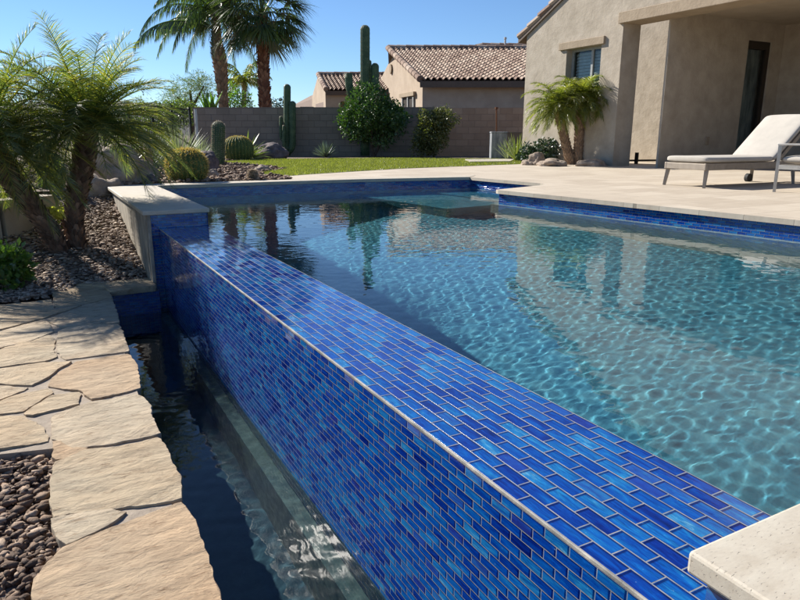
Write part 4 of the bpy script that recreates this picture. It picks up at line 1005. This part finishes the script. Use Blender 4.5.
b = MB(); b.box((p.x - 0.16, p.y - 0.15, -0.05), (p.x + 0.16, p.y + 0.2, 0.42)); tag(b.build('stone_pillar', 'block_tan'), 'short brown block pillar under the fence behind the pale boulder', 'pillar')
A, B2 = S(0, 236), S(46, 222)
lw_ = wall_run('low_stucco_wall', [(A.x - 2.2, A.y - 0.6), (A.x, A.y), (B2.x + 0.06, B2.y + 0.05)], -0.9, 0.0, 0.22, 'stucco', 'low sunlit stucco retaining wall behind the leaning palm')
# ------------------------------------------------------------------ neighbour houses (camera facing frame)
def tile_roof(b, e0, u, v, cols, rows):
    """barrel tiles: e0 eave corner, u along the eave, v up the slope; every tile an arched shell of its own"""
    e0, u, v = Vector(e0), Vector(u), Vector(v); nrm = u.cross(v).normalized()
    if nrm.z < 0: nrm = -nrm
    du, dv = u / cols, v / rows; w = du.length
    for j in range(rows):
        for i in range(cols):
            n0 = len(b.v); o = e0 + du * i + dv * j; hh = w * R.uniform(0.30, 0.36)
            for k in range(7):
                t = k / 6; hgt = (math.sin(PI * min(1, t / 0.62)) if t < 0.62 else -0.35 * math.sin(PI * (t - 0.62) / 0.38)) * hh
                for s_ in (0, 1): b.v.append(tuple(o + du * t + dv * (s_ * 1.12) + nrm * (hgt + (0.05 if s_ == 0 else 0.0) + 0.02)))
            for k in range(6): b.f.append((n0 + 2 * k, n0 + 2 * k + 2, n0 + 2 * k + 3, n0 + 2 * k + 1))
            # front lip
            n1 = len(b.v)
            for k in range(7): b.v.append(tuple(Vector(b.v[n0 + 2 * k]) - nrm * 0.035))
            for k in range(6): b.f.append((n1 + k, n1 + k + 1, n0 + 2 * k + 2, n0 + 2 * k))
def ridge(b, a, c, r):
    a, c = Vector(a), Vector(c); L = (c - a).length; n = int(L / 0.4); 
    for i in range(n):
        p, q_ = a.lerp(c, i / n), a.lerp(c, (i + 1.1) / n); b.tube([p, q_], [r * 1.15, r], 8)
# big neighbour
w = 27.0
ec = W(420, 80.5, w); er = W(560, 81, w)                           # eave line
udir = (er - ec); udir.z = 0; L = 9.0; udir = udir.normalized() * L
top = W(388, 49.5, w + 4.5); vdir = Vector(ec) + 0 * ec
up = HEAD * 4.6; slope_top = W(388, 49.5, w + 4.6)
hz = ec.z; rz_ = slope_top.z
nh = empty('neighbor_house', W(470, 156, w + 2), 'stucco house with barrel tile roof and left gable beyond the tan wall', 'house')
eL = ec + Vector((0, 0, 0)); rL = Vector((slope_top.x, slope_top.y, rz_))
b = MB(); tile_roof(b, eL - SIDE * 0.0, udir, (rL - eL) * 1.0, 38, 20); 
rb = rL + HEAD * 4.4; rb.z = eL.z
b.build('roof', 'roof_tile', nh)
rf = b
b = MB(); b.quad(eL - Vector((0, 0, 0.05)), eL + udir - Vector((0, 0, 0.05)), rL + udir - Vector((0, 0, 0.05)), rL - Vector((0, 0, 0.05))); b.quad(rL, rL + udir, rb + udir, rb); b.build('roof_deck', 'fascia', nh)
b = MB(); ridge(b, rL + Vector((0, 0, 0.06)), rL + udir + Vector((0, 0, 0.06)), 0.13); ridge(b, eL + Vector((0, 0, 0.06)), rL + Vector((0, 0, 0.06)), 0.12); b.build('ridge_tiles', 'roof_tile', nh)
# second, higher roof ridge at right
r2 = W(482, 46, w + 5.2); 
b = MB(); r1_ = W(470, 49.5, w + 4.7); ridge(b, r1_, r2, 0.13); ridge(b, r2, W(560, 46.5, w + 5.2), 0.13); b.build('hip_ridge_tiles', 'roof_tile', nh)
b = MB(); b.poly([W(470, 50.5, w + 4.68), W(560, 50.5, w + 4.68), W(560, 47.2, w + 5.2), W(482, 47.2, w + 5.2)]); b.build('upper_roof', 'roof_tile', nh)
b = MB(); q_ = W(505, 46.5, w + 5.1); b.tube([q_, q_ + Vector((0, 0, 0.32))], 0.05, 8); b.tube([q_ + Vector((0, 0, 0.32)), q_ + Vector((0, 0, 0.4))], 0.07, 8); b.build('vent_pipe', 'pvc', nh)
b = MB(); b.bar(eL - Vector((0, 0, 0.14)) , eL + udir - Vector((0, 0, 0.14)), 0.05, 0.24); b.build('fascia', 'fascia', nh)
c0 = W(422.5, 90, w + 0.45); wf = c0.copy(); wf.z = 0
back = W(372, 90, w + 9.5); back.z = 0
zE = eL.z - 0.1
fr = wf + udir
b = MB(); b.quad((wf.x, wf.y, 0), (fr.x, fr.y, 0), (fr.x, fr.y, zE), (wf.x, wf.y, zE))
# gable end
gd = (back - wf); mid = wf + gd * 0.5; apex = rL.z - 0.1
b.poly([(back.x, back.y, 0), (wf.x, wf.y, 0), (wf.x, wf.y, zE), (mid.x, mid.y, apex), (back.x, back.y, zE)])
bk = back + udir; b.quad((bk.x, bk.y, 0), (back.x, back.y, 0), (back.x, back.y, zE), (bk.x, bk.y, zE)); b.quad((fr.x, fr.y, 0), (bk.x, bk.y, 0), (bk.x, bk.y, zE), (fr.x, fr.y, zE))
b.build('wall', 'stucco_far', nh)
gn = Vector((gd.y, -gd.x, 0)).normalized(); 
if gn.dot(SIDE) > 0: gn = -gn
def on_gable(px, py):
    r = ray(px, py); t = ((wf - O).dot(gn) + 0.03) / r.dot(gn); return O + r * t
win = MB(); win.quad(on_gable(403, 109), on_gable(414, 110.5), on_gable(414, 97), on_gable(403, 98)); wo = win.build('window', 'dark_frame', nh)
b = MB()
for x in (403, 408.5, 414): b.bar(on_gable(x, 110) + gn * 0.03, on_gable(x, 97) + gn * 0.03, 0.06)
b.build('window_frame', 'pvc', wo)
b = MB(); b.bar(on_gable(401, 96) + gn * 0.04, on_gable(415.5, 93.5) + gn * 0.04, 0.12, 0.16); b.build('window_head', 'stucco_trim', nh)
b = MB(); vx = on_gable(391, 69); b.tube([vx - gn * 0.02, vx + gn * 0.05], 0.22, 12); b.build('gable_vent', 'stucco_trim', nh)
# small neighbour house
w2 = 33.0
n2 = empty('neighbor_house', W(345, 156, w2 + 1), 'smaller tan house with tiled roof and dark openings left of the saguaro', 'house')
e0, e1 = W(326, 90.5, w2), W(384, 91, w2); r0 = W(318, 75.5, w2 + 2.6)
ud = e1 - e0; ud.z = 0; ud = ud.normalized() * 4.6
b = MB(); tile_roof(b, e0, ud, r0 - e0, 22, 11); b.build('roof', 'roof_tile', n2)
b = MB(); b.quad(e0 - Vector((0, 0, .05)), e0 + ud - Vector((0, 0, .05)), r0 + ud - Vector((0, 0, .05)), r0 - Vector((0, 0, .05))); rb2 = r0 + HEAD * 2.4; rb2.z = e0.z; b.quad(r0, r0 + ud, rb2 + ud, rb2); b.build('roof_deck', 'fascia', n2)
b = MB(); ridge(b, r0 + Vector((0, 0, .06)), r0 + ud + Vector((0, 0, .06)), 0.12); ridge(b, e0 + Vector((0, 0, .06)), r0 + Vector((0, 0, .06)), 0.11); b.build('ridge_tiles', 'roof_tile', n2)
b = MB(); b.bar(e0 - Vector((0, 0, .12)), e0 + ud - Vector((0, 0, .12)), 0.05, 0.2); b.build('fascia', 'fascia', n2)
f0 = W(325.5, 100, w2 + 0.3); f0.z = 0; f1 = f0 + ud; k0 = W(312, 100, w2 + 4.6); k0.z = 0; zz = e0.z - 0.08; md = (f0 + k0) * 0.5
b = MB()
def wq(a, c, z0, z1): b.quad((a.x, a.y, z0), (c.x, c.y, z0), (c.x, c.y, z1), (a.x, a.y, z1))
oz = W(345, 101, w2).z
wq(f0, f1, oz, zz); wq(f0, f0.lerp(f1, 0.16), 0, oz); wq(f0.lerp(f1, 0.40), f1, 0, oz)
wq(k0, f0, oz, zz); wq(k0, k0.lerp(f0, 0.28), 0, oz); wq(k0.lerp(f0, 0.86), f0, 0, oz)
b.poly([(k0.x, k0.y, zz), (f0.x, f0.y, zz), (md.x, md.y, r0.z - 0.08)])
b.build('wall', 'stucco_far', n2)
b = MB(); i0 = f0 + HEAD * 1.2 + SIDE * 0.6; b.prism([(i0.x, i0.y), ((i0 + ud * 0.9).x, (i0 + ud * 0.9).y), ((i0 + ud * 0.9 + HEAD * 2).x, (i0 + ud * 0.9 + HEAD * 2).y), ((i0 + HEAD * 2).x, (i0 + HEAD * 2).y)], 0, zz - 0.05); b.build('recess_wall', 'stucco_trim', n2)
# low far roof left of it
n3 = empty('neighbor_house', W(292, 156, 46), 'distant low grey roofed house between the column cactus and the small house', 'house')
b = MB(); pts = [W(272, 104, 46), W(312, 104, 46), W(312, 97, 49), W(296, 101, 49)]
b.poly([W(288, 108, 46), W(325, 108, 46), W(325, 94, 50), W(311, 95.5, 50)]); b.build('roof', 'roof_tile', n3)
b = MB(); a_, c_ = W(289, 109, 46.2), W(325, 109, 46.2); b.prism([(a_.x, a_.y), (c_.x, c_.y), (c_.x + HEAD.x * 3, c_.y + HEAD.y * 3), (a_.x + HEAD.x * 3, a_.y + HEAD.y * 3)], 0, a_.z); b.build('wall', 'stucco_far', n3)
# hills on the horizon
b = MB(); base = []; K = 60
for i in range(K + 1):
    px = -500 + 1800 * i / K; wd = 900; p = W(px, 135, wd)
    hgt = 44 + 16 * noise.noise((i * 0.33, 0.5, 0)) + 5 * noise.noise((i * 1.3, 2, 0)); base.append((p, hgt * (0.9 if px < 330 else 0.75)))
for (p, h), (q_, h2) in zip(base[:-1], base[1:]):
    b.quad((p.x, p.y, -2), (q_.x, q_.y, -2), tuple(q_ + HEAD * 120 + Vector((0, 0, h2))), tuple(p + HEAD * 120 + Vector((0, 0, h))))
struct(b.build('hills', 'hill'))

# ------------------------------------------------------------------ THE HOUSE
FX = 10.8
ms = empty('main_house', (FX, 10, 0), 'large sunlit stucco house with covered patio at the right', 'house')
yF, yN = 13.44, 10.36
zE = 2.98
rk = X(560, 0, FX)                                                # a point on the rake
sl = (rk.z - X(527, 33, FX).z) / (X(527, 33, FX).y - rk.y)
def rake(y): return X(527, 33, FX).z + (X(527, 33, FX).y - y) * sl
# front wall with the window hole
wy0, wy1, wz0, wz1 = 10.93, 12.0, 1.35, 2.52
TH = 0.5
def wall_x(b, x0, x1, y0, y1, z0, z1, z1b=None):
    """slab between y0<y1 with tops z1 (at y0) and z1b (at y1)"""
    z1b = z1 if z1b is None else z1b; i = len(b.v)
    b.v += [(x0, y0, z0), (x1, y0, z0), (x1, y1, z0), (x0, y1, z0), (x0, y0, z1), (x1, y0, z1), (x1, y1, z1b), (x0, y1, z1b)]
    for f in ((3, 2, 1, 0), (4, 5, 6, 7), (0, 1, 5, 4), (1, 2, 6, 5), (2, 3, 7, 6), (3, 0, 4, 7)): b.f.append(tuple(i + k for k in f))
b = MB()
yR = 4.0; zR = rake(yR)
zc = 3.08
wall_x(b, FX, FX + TH, yN, wy0, 0, zc); wall_x(b, FX, FX + TH, wy1, yF, 0, zc); wall_x(b, FX, FX + TH, wy0, wy1, 0, wz0); wall_x(b, FX, FX + TH, wy0, wy1, wz1, zc)
wall_x(b, FX + 0.0, FX + TH, yR, 12.9, zc, zR, rake(12.9)); 
b.f.pop(-6)
wall_x(b, FX + 0.0, FX + TH, 12.9, yF, zc, rake(12.9), max(zc + 0.01, rake(yF)))
wall_x(b, FX + 0.0, FX + TH, -1.5, yR, zc, zR - 3.0, zR)
b.build('front_wall', 'stucco', ms)
# window
wn_ = empty('window', (0, 0, 0), None, None); wn_.parent = ms; wn_.location = (0, 0, 0); wn_['label'] = 'recessed window with slatted shutters'
class PO_: pass
def child(b, name, mat, par, **k):
    o = b.build(name, mat, None, **k); o.parent = par; o.location = -(ms.location); return o
wn_.location = (0, 0, 0)
xw = FX + 0.17
b = MB(); fw_ = 0.05
b.box((xw, wy0, wz0), (xw + 0.06, wy1, wz0 + fw_)); b.box((xw, wy0, wz1 - fw_), (xw + 0.06, wy1, wz1)); b.box((xw, wy0, wz0 + fw_), (xw + 0.06, wy0 + fw_, wz1 - fw_)); b.box((xw, wy1 - fw_, wz0 + fw_), (xw + 0.06, wy1, wz1 - fw_))
ym = X(592, 60, xw).y
b.box((xw + 0.001, ym - 0.03, wz0 + fw_), (xw + 0.055, ym + 0.03, wz1 - fw_)); child(b, 'frame', 'white_frame', wn_)
b = MB(); b.quad((xw + 0.03, wy1 - .04, wz0 + .04), (xw + 0.03, wy0 + .04, wz0 + .04), (xw + 0.03, wy0 + .04, wz1 - .04), (xw + 0.03, wy1 - .04, wz1 - .04)); child(b, 'pane', 'glass', wn_)
b = MB(); k = 15
for i in range(k):
    z = wz0 + 0.07 + (wz1 - wz0 - 0.14) * (i + 0.5) / k
    b.obox((xw + 0.11, (wy0 + wy1) / 2, z), (0.016, 0, 0.030), (0, (wy1 - wy0) / 2 - 0.06, 0), (-0.002, 0, 0.003))
child(b, 'shutters', 'shutter', wn_)
b = MB(); b.box((xw + 0.2, wy0 + 0.001, wz0), (xw + 0.22, wy1 - 0.001, wz1)); child(b, 'room_shade', 'room_shade', wn_)  # thin dark panel painted as the unlit room behind the shutters
b = MB(); b.box((FX - 0.05, wy0 - 0.1, wz1 + 0.003), (FX + 0.1, wy1 + 0.22, wz1 + 0.16)); b.build('window_head', 'stucco_trim', ms, bevel=0.008)
# patio beam, ceiling, end wall, back wall
b = MB(); b.box((FX - 0.06, -1.5, 2.86), (FX + 0.5, yN + 0.1, 3.075)); b.build('patio_beam', 'stucco_trim', ms, bevel=0.01)
b = MB(); b.box((FX + 0.5, -1.5, 3.0), (16.6, yN - 0.25, 3.1)); b.build('patio_ceiling', 'ceiling', ms)
yA = 9.5; pA = Y(659, 150, yA).x; xB = Y(781, 60, yA).x
dz0, dz1 = 0.02, 2.62; dx0, dx1 = Y(738, 130, yA).x, Y(770, 60, yA).x
b = MB(); b.box((pA, yA, 0), (pA + 0.5, yA + 0.05, 3.0)); b.box((pA + 0.5, yA, 0), (dx0, yA + 0.22, 3.0)); b.box((dx1, yA, 0), (xB + 0.2, yA + 0.22, 3.0)); b.box((dx0, yA, dz1), (dx1, yA + 0.22, 3.0)); b.build('patio_end_wall', 'stucco', ms)
b = MB(); b.box((xB, -1.5, 0), (xB + 0.2, yA - 0.002, 3.0)); b.build('patio_back_wall', 'stucco', ms)
b = MB(); b.box((FX + 0.5, -1.7, 0), (xB + 0.2, -1.502, 3.0)); b.build('unseen_patio_wall', 'stucco', ms)  # closing wall out of view, added to keep sky light off the patio
dr = empty('patio_door', (0, 0, 0), None, None); dr.parent = ms; dr['label'] = 'tall glass patio door in a dark frame'
b = MB(); fw_ = 0.12
b.box((dx0 + .001, yA + 0.04, dz0), (dx0 + 0.03, yA + 0.14, dz1 - .001)); b.box((dx1 - fw_, yA + 0.04, dz0), (dx1 - .001, yA + 0.14, dz1 - .001)); b.box((dx0 + 0.03, yA + 0.04, dz1 - 0.16), (dx1 - fw_, yA + 0.14, dz1 - .001))
child(b, 'frame', 'dark_frame', dr)
b = MB(); b.quad((dx0 + .03, yA + .08, dz0), (dx1 - fw_, yA + .08, dz0), (dx1 - fw_, yA + .08, dz1 - .16), (dx0 + .03, yA + .08, dz1 - .16)); child(b, 'pane', 'glass', dr)
b = MB(); b.box((dx0 + .001, yA + 0.19, dz0), (dx1 - .001, yA + 0.215, dz1 - .001)); child(b, 'blind', 'metal_box', dr)
hb = Y(707, 141, yA - 0.01); b = MB(); b.obox(hb, (0.055, 0, 0), (0, 0.02, 0), (0, 0, 0.085)); b.build('outlet_cover', 'stucco_trim', ms, bevel=0.01)
# inner wing wall that catches the sun through the gap
xC = 13.1
b = MB(); b.box((xC, yA + 0.1, 0), (xC + 0.2, 12.3, 4.3)); b.build('wing_wall', 'stucco', ms)
# roof over the gable wall
b = MB(); zt = lambda y: rake(y)
for (y0, y1) in ((yF + 0.30, 4.0),):
    n_t = 26
    for k in range(n_t):
        ya = y0 + (y1 - y0) * k / n_t; yb = y0 + (y1 - y0) * (k + 1.15) / n_t
        b.tube([(FX - 0.0, ya, rake(ya) + 0.10), (FX - 0.0, yb, rake(yb) + 0.06)], [0.085, 0.075], 8)
b.build('rake_tiles', 'roof_tile', ms)
b = MB(); i = len(b.v); y0 = yF + 0.28
wall_x(b, FX - 0.045, FX + 0.75, 4.0, y0, rake(y0) - 0.0, rake(4.0) + 0.02, rake(y0) + 0.02)
# keep only a thin slab following the slope
b.v = [(x, y, (rake(y) - 0.07) if k < 4 else z) for k, (x, y, z) in enumerate(b.v)]
b.build('roof_edge', 'fascia', ms)
b = MB(); b.box((FX + 0.5, -1.5, 3.11), (17, yN - 0.25, 3.4)); b.build('patio_roof', 'roof_tile', ms)
# gas pipe, boxes and rods
p = Z(636, 164, 0); b = MB(); b.tube([(p.x, p.y, 0), (p.x, p.y, 0.26)], 0.045, 8); b.tube([(p.x, p.y, 0.08), (p.x + 0.9, p.y - 0.28, 0.08)], 0.022, 6); b.tube([(p.x - .3, p.y + .08, 0.08), (p.x, p.y, 0.08)], 0.022, 6)
tag(b.build('gas_pipe', 'iron'), 'black stub pipe with low horizontal run beside the house pillar', 'pipe')
p = Z(497.5, 159, 0); s = depth(p) / F_; r_ = 7.5 * s
bx = empty('equipment_box', p, 'weathered grey metal utility box against the tan wall', 'utility box')
b = MB(); b.obox(p + Vector((0, 0, 0.36)), SIDE * r_, HEAD * r_, Vector((0, 0, 0.35))); b.build('cabinet', 'metal_box', bx, bevel=0.02)
b = MB(); b.obox(p + Vector((0, 0, 0.72)), SIDE * r_ * 1.05, HEAD * r_ * 1.05, Vector((0, 0, 0.02))); b.build('lid', 'metal_box', bx, bevel=0.01)
b = MB()
for k in range(7): b.obox(p + HEAD * (-r_ - 0.004) + Vector((0, 0, 0.18 + 0.06 * k)), SIDE * r_ * 0.7, HEAD * 0.004, Vector((0, 0, 0.012)))
b.build('louvres', 'metal_box', bx)
p2 = Z(513, 158.5, 0); b = MB(); b.obox(p2 + Vector((0, 0, 0.35)), SIDE * 0.24, HEAD * 0.12, Vector((0, 0, 0.35)))
b.obox(p2 + Vector((0, 0, 0.715)), SIDE * 0.26, HEAD * 0.14, Vector((0, 0, 0.015)))
tag(b.build('equipment_box', 'block'), 'plain low brown box behind the agave, right of the weathered one', 'utility box')
p = Z(496.5, 157.5, 0); t_ = W(496.5, 109, depth(p)); b = MB(); b.tube([p, t_], 0.022, 6); b.tube([t_, t_ + Vector((0, 0, 0.05))], 0.05, 8); tag(b.build('metal_rod', 'rust'), 'thin rusty upright rod with round tip behind the utility box', 'rod')
b = MB(); q1, q2 = g2(465, 160.5), g2(515, 160); q3, q4 = g2(510, 162.5), g2(470, 163.0); b.prism([q4, q3, q2, q1], -0.02, 0.035); tag(b.build('concrete_pad', 'travertine'), 'thin pale slab on the lawn edge before the tan wall', 'slab')

# ------------------------------------------------------------------ lounger and chair
LA, LB, LC, LD = Vector((7.28, 6.10, 0)), Vector((7.38, 5.47, 0)), Vector((9.02, 5.37, 0)), Vector((9.09, 6.01, 0))
lg = empty('sun_lounger', (8.2, 5.75, 0), 'sun lounger with raised backrest and pale cushion on the travertine deck', 'sun lounger')
ax = ((LC - LB) + (LD - LA)).normalized(); ay = Vector((-ax.y, ax.x, 0))
org = (LA + LB) / 2
hw = 0.33
def LP(a, s, z): return org + ax * a + ay * s + Vector((0, 0, z))
seatz = 0.26
for (a, s) in ((0.04, hw - 0.03), (0.04, -hw + 0.03), (1.68, hw - 0.03), (1.68, -hw + 0.03)):
    b = MB(); dx = -0.05 if a < 1 else 0.05; dy = 0.02 if s > 0 else -0.02
    b.tube([LP(a + dx * 0.8, s + dy, 0), LP(a, s, seatz + 0.02)], [0.024, 0.036], 4); b.build('leg', 'frame_wood', lg)
b = MB()
for s in (-1, 1): b.bar(LP(-0.02, s * (hw - 0.02), seatz), LP(1.98, s * (hw - 0.02), seatz), 0.035, 0.085)
b.bar(LP(0, -hw, seatz), LP(0, hw, seatz), 0.035, 0.08); b.bar(LP(1.97, -hw, seatz), LP(1.97, hw, seatz), 0.035, 0.08)
b.build('frame', 'frame_wood', lg, bevel=0.006)
b = MB()
for k in range(16): b.bar(LP(0.06 + 0.12 * k, -hw + 0.03, seatz + 0.02), LP(0.06 + 0.12 * k, hw - 0.03, seatz + 0.02), 0.07, 0.012)
b.build('slats', 'frame_wood', lg)
for s in (1,):
    b = MB(); c = LP(1.60, s * (hw - 0.02) - 0.03, 0.055); b.tube([c - ay * 0.025, c + ay * 0.025], 0.06, 18); b.build('wheel', 'black', lg)
def cushion(profile, y0, y1, th, name, parent, mat='cushion'):
    """soft slab swept along a side profile"""
    bm = bmesh.new(); rings = []
    for (a, z), (na, nz) in profile:
        r = []
        for (sy, sz) in ((y0 + 0.02, 0), (y0, th * 0.3), (y0, th * 0.7), (y0 + 0.025, th), ((y0 + y1) / 2, th * 1.06), (y1 - 0.025, th), (y1, th * 0.7), (y1, th * 0.3), (y1 - 0.02, 0)):
            r.append(bm.verts.new(LP(a + na * sz, sy, z + nz * sz)))
        rings.append(r)
    for r0, r1 in zip(rings[:-1], rings[1:]):
        for i in range(9): bm.faces.new((r0[i], r0[(i + 1) % 9], r1[(i + 1) % 9], r1[i]))
    bm.faces.new(rings[0]); bm.faces.new(rings[-1][::-1]); bmesh.ops.recalc_face_normals(bm, faces=bm.faces)
    for f in bm.faces: f.smooth = True
    me = bpy.data.meshes.new(name); bm.to_mesh(me); bm.free(); me.materials.append(M[mat]); o = bpy.data.objects.new(name, me); COL.objects.link(o)
    o.parent = parent; o.location = -parent.location; m = o.modifiers.new('s', 'SUBSURF'); m.levels = 1; m.render_levels = 2
    return o
H_ = Y(735, 151, 6.05); hinge = (H_ - org).dot(ax)
hinge = max(0.7, min(1.25, hinge)); Tt = Y(765, 113, 6.05); ta = (Tt - org).dot(ax); tz = Tt.z
print('hinge', hinge, 'back top', ta, tz)
cz = seatz + 0.04; th = 0.085
prof = [((0.0 - 0.02, cz + 0.01), (0, 1)), ((0.03, cz), (0, 1)), ((0.3, cz), (0, 1)), ((hinge - 0.12, cz), (0, 1)), ((hinge - 0.04, cz), (0, 1)), ((hinge - 0.005, cz), (-0.1, 1))]
cushion(prof, -hw, hw, th, 'seat_cushion', lg)
bd = Vector((ta - hinge, tz - cz - th)); bl = bd.length; bd.normalize(); bn = (-bd.y, bd.x)
prof = [((hinge + 0.02 + bd.x * t, cz + 0.0 + bd.y * t), bn) for t in (0.0, 0.03, 0.25, 0.5, bl - 0.03, bl)]
cushion(prof, -hw, hw, th, 'back_cushion', lg)
b = MB(); A1 = (hinge + 0.05, cz - 0.02); A2 = (hinge + 0.05 + bd.x * bl, cz - 0.02 + bd.y * bl)
for s in (-1, 1): b.bar(LP(A1[0], s * (hw - 0.02), A1[1]), LP(A2[0], s * (hw - 0.02), A2[1]), 0.03, 0.05)
for k in range(8):
    t = k / 7; b.bar(LP(A1[0] * (1 - t) + A2[0] * t, -hw + 0.02, A1[1] * (1 - t) + A2[1] * t), LP(A1[0] * (1 - t) + A2[0] * t, hw - 0.02, A1[1] * (1 - t) + A2[1] * t), 0.06, 0.012)
b.bar(LP(A1[0] + 0.75 * (A2[0] - A1[0]), 0.2, A1[1] + 0.75 * (A2[1] - A1[1])), LP(min(1.9, A2[0] + 0.05), 0.2, seatz), 0.03); b.build('backrest_frame', 'frame_wood', lg)
b = MB()
for a in (0.42, 0.52): c = LP(a, hw - 0.02, seatz - 0.045); b.tube([c - ay * 0.03, c + ay * 0.03], 0.016, 8)
b.build('hinge', 'black', lg)
# armchair cut by the picture edge
p0 = Vector((7.55, 4.70, 0)); ch = empty('patio_armchair', (7.9, 4.4, 0), 'aluminium framed armchair with pale seat cushion at the right picture edge', 'chair')
cx_ = Vector((1, 0.05, 0)).normalized(); cy_ = Vector((0.05, -1, 0)).normalized()
def CP(a, s, z): return p0 + cx_ * a + cy_ * s + Vector((0, 0, z))
for a in (0, 0.62):
    for s in (0, 0.62):
        b = MB(); b.tube([CP(a, s, 0), CP(a, s, 0.54)], [0.022, 0.028], 4); b.build('leg', 'alu', ch)
for a in (0, 0.62): b = MB(); b.bar(CP(a, -0.02, 0.545), CP(a, 0.68, 0.545), 0.05, 0.022); b.build('armrest', 'alu', ch, bevel=0.004)
b = MB()
for a in (0, 0.62): b.bar(CP(a, 0.02, 0.29), CP(a, 0.62, 0.29), 0.03, 0.05)
for s in (0.02, 0.62): b.bar(CP(0, s, 0.29), CP(0.62, s, 0.29), 0.03, 0.05)
b.build('frame', 'alu', ch)
def pillow(c, hx, hy, hz_, name, parent):
    bm = bmesh.new(); bmesh.ops.create_grid(bm, x_segments=10, y_segments=10, size=1); geo = bmesh.ops.extrude_face_region(bm, geom=bm.faces[:])
    for v in [g for g in geo['geom'] if isinstance(g, bmesh.types.BMVert)]: v.co.z = 1
    bmesh.ops.recalc_face_normals(bm, faces=bm.faces)
    for v in bm.verts:
        e_ = (1 - abs(v.co.x) ** 6) * (1 - abs(v.co.y) ** 6); z = (v.co.z * 2 - 1) * (0.55 + 0.45 * e_)
        q_ = c + cx_ * v.co.x * hx + cy_ * v.co.y * hy + Vector((0, 0, z * hz_)); v.co = q_
    for f in bm.faces: f.smooth = True
    me = bpy.data.meshes.new(name); bm.to_mesh(me); bm.free(); me.materials.append(M['cushion']); o = bpy.data.objects.new(name, me); COL.objects.link(o); o.parent = parent; o.location = -parent.location
    m = o.modifiers.new('s', 'SUBSURF'); m.levels = 1; m.render_levels = 2
pillow(CP(0.31, 0.33, 0.375), 0.30, 0.31, 0.05, 'seat_cushion', ch)
b = MB(); b.quad(CP(0.03, 0.64, 0.36), CP(0.59, 0.64, 0.36), CP(0.59, 0.78, 0.82), CP(0.03, 0.78, 0.82)); b.quad(CP(0.03, 0.655, 0.36), CP(0.03, 0.795, 0.82), CP(0.59, 0.795, 0.82), CP(0.59, 0.655, 0.36)); b.build('backrest', 'sling', ch)

# ------------------------------------------------------------------ camera, light, world
cam = bpy.data.cameras.new('camera'); co_ = bpy.data.objects.new('camera', cam); COL.objects.link(co_)
cam.sensor_width = 36; cam.lens = 36 * F_ / 800; cam.clip_end = 3000; cam.clip_start = 0.02
co_.location = O; co_.rotation_euler = (PI / 2 - PITCH, 0, -YAW); scn.camera = co_
SAZ, SEL = math.radians(24), math.radians(34)                     # sun 22 degrees left of +Y
sd = Vector((-math.sin(SAZ) * math.cos(SEL), math.cos(SAZ) * math.cos(SEL), math.sin(SEL)))
sl_ = bpy.data.lights.new('sun', 'SUN'); sl_.energy = 5.0; sl_.angle = math.radians(0.55); sl_.color = (1.0, 0.945, 0.86)
so = bpy.data.objects.new('sun', sl_); COL.objects.link(so); so.rotation_euler = sd.to_track_quat('Z', 'Y').to_euler()
wd = bpy.data.worlds.new('World'); scn.world = wd; wd.use_nodes = True; nt = wd.node_tree; nt.nodes.clear()
sk = nt.nodes.new('ShaderNodeTexSky'); sk.sky_type = 'NISHITA'; sk.sun_disc = False; sk.sun_elevation = SEL; sk.sun_rotation = -SAZ
sk.air_density = 1.0; sk.dust_density = 0.0; sk.ozone_density = 7.0; sk.altitude = 1200
bg = nt.nodes.new('ShaderNodeBackground'); bg.inputs[1].default_value = 0.073; ow = nt.nodes.new('ShaderNodeOutputWorld')
nt.links.new(sk.outputs[0], bg.inputs[0]); nt.links.new(bg.outputs[0], ow.inputs[0])
# real caustics under the water
sl_.cycles.is_caustics_light = True
for n_ in ('pool_water', 'basin_water'): bpy.data.objects[n_].cycles.is_caustics_caster = True
for o in bpy.data.objects:
    if o.type == 'MESH' and (o.name.startswith(('plaster', 'pool_floor', 'steps', 'footing', 'basin_floor', 'pool_shell')) or o.name.startswith(('inner_tile', 'tiled_side', 'side_wall'))): o.cycles.is_caustics_receiver = True
scn.render.engine = 'CYCLES'
cy = scn.cycles; cy.max_bounces = 10; cy.diffuse_bounces = 3; cy.glossy_bounces = 4; cy.transmission_bounces = 6; cy.transparent_max_bounces = 8
cy.caustics_reflective = False; cy.caustics_refractive = True; cy.sample_clamp_indirect = 6.0; cy.sample_clamp_direct = 0
cy.use_denoising = True; cy.denoiser = 'OPENIMAGEDENOISE'
vs = scn.view_settings; vs.view_transform = 'Standard'; vs.look = 'None'; vs.exposure = 0.88; vs.gamma = 1.0; vs.use_curve_mapping = False
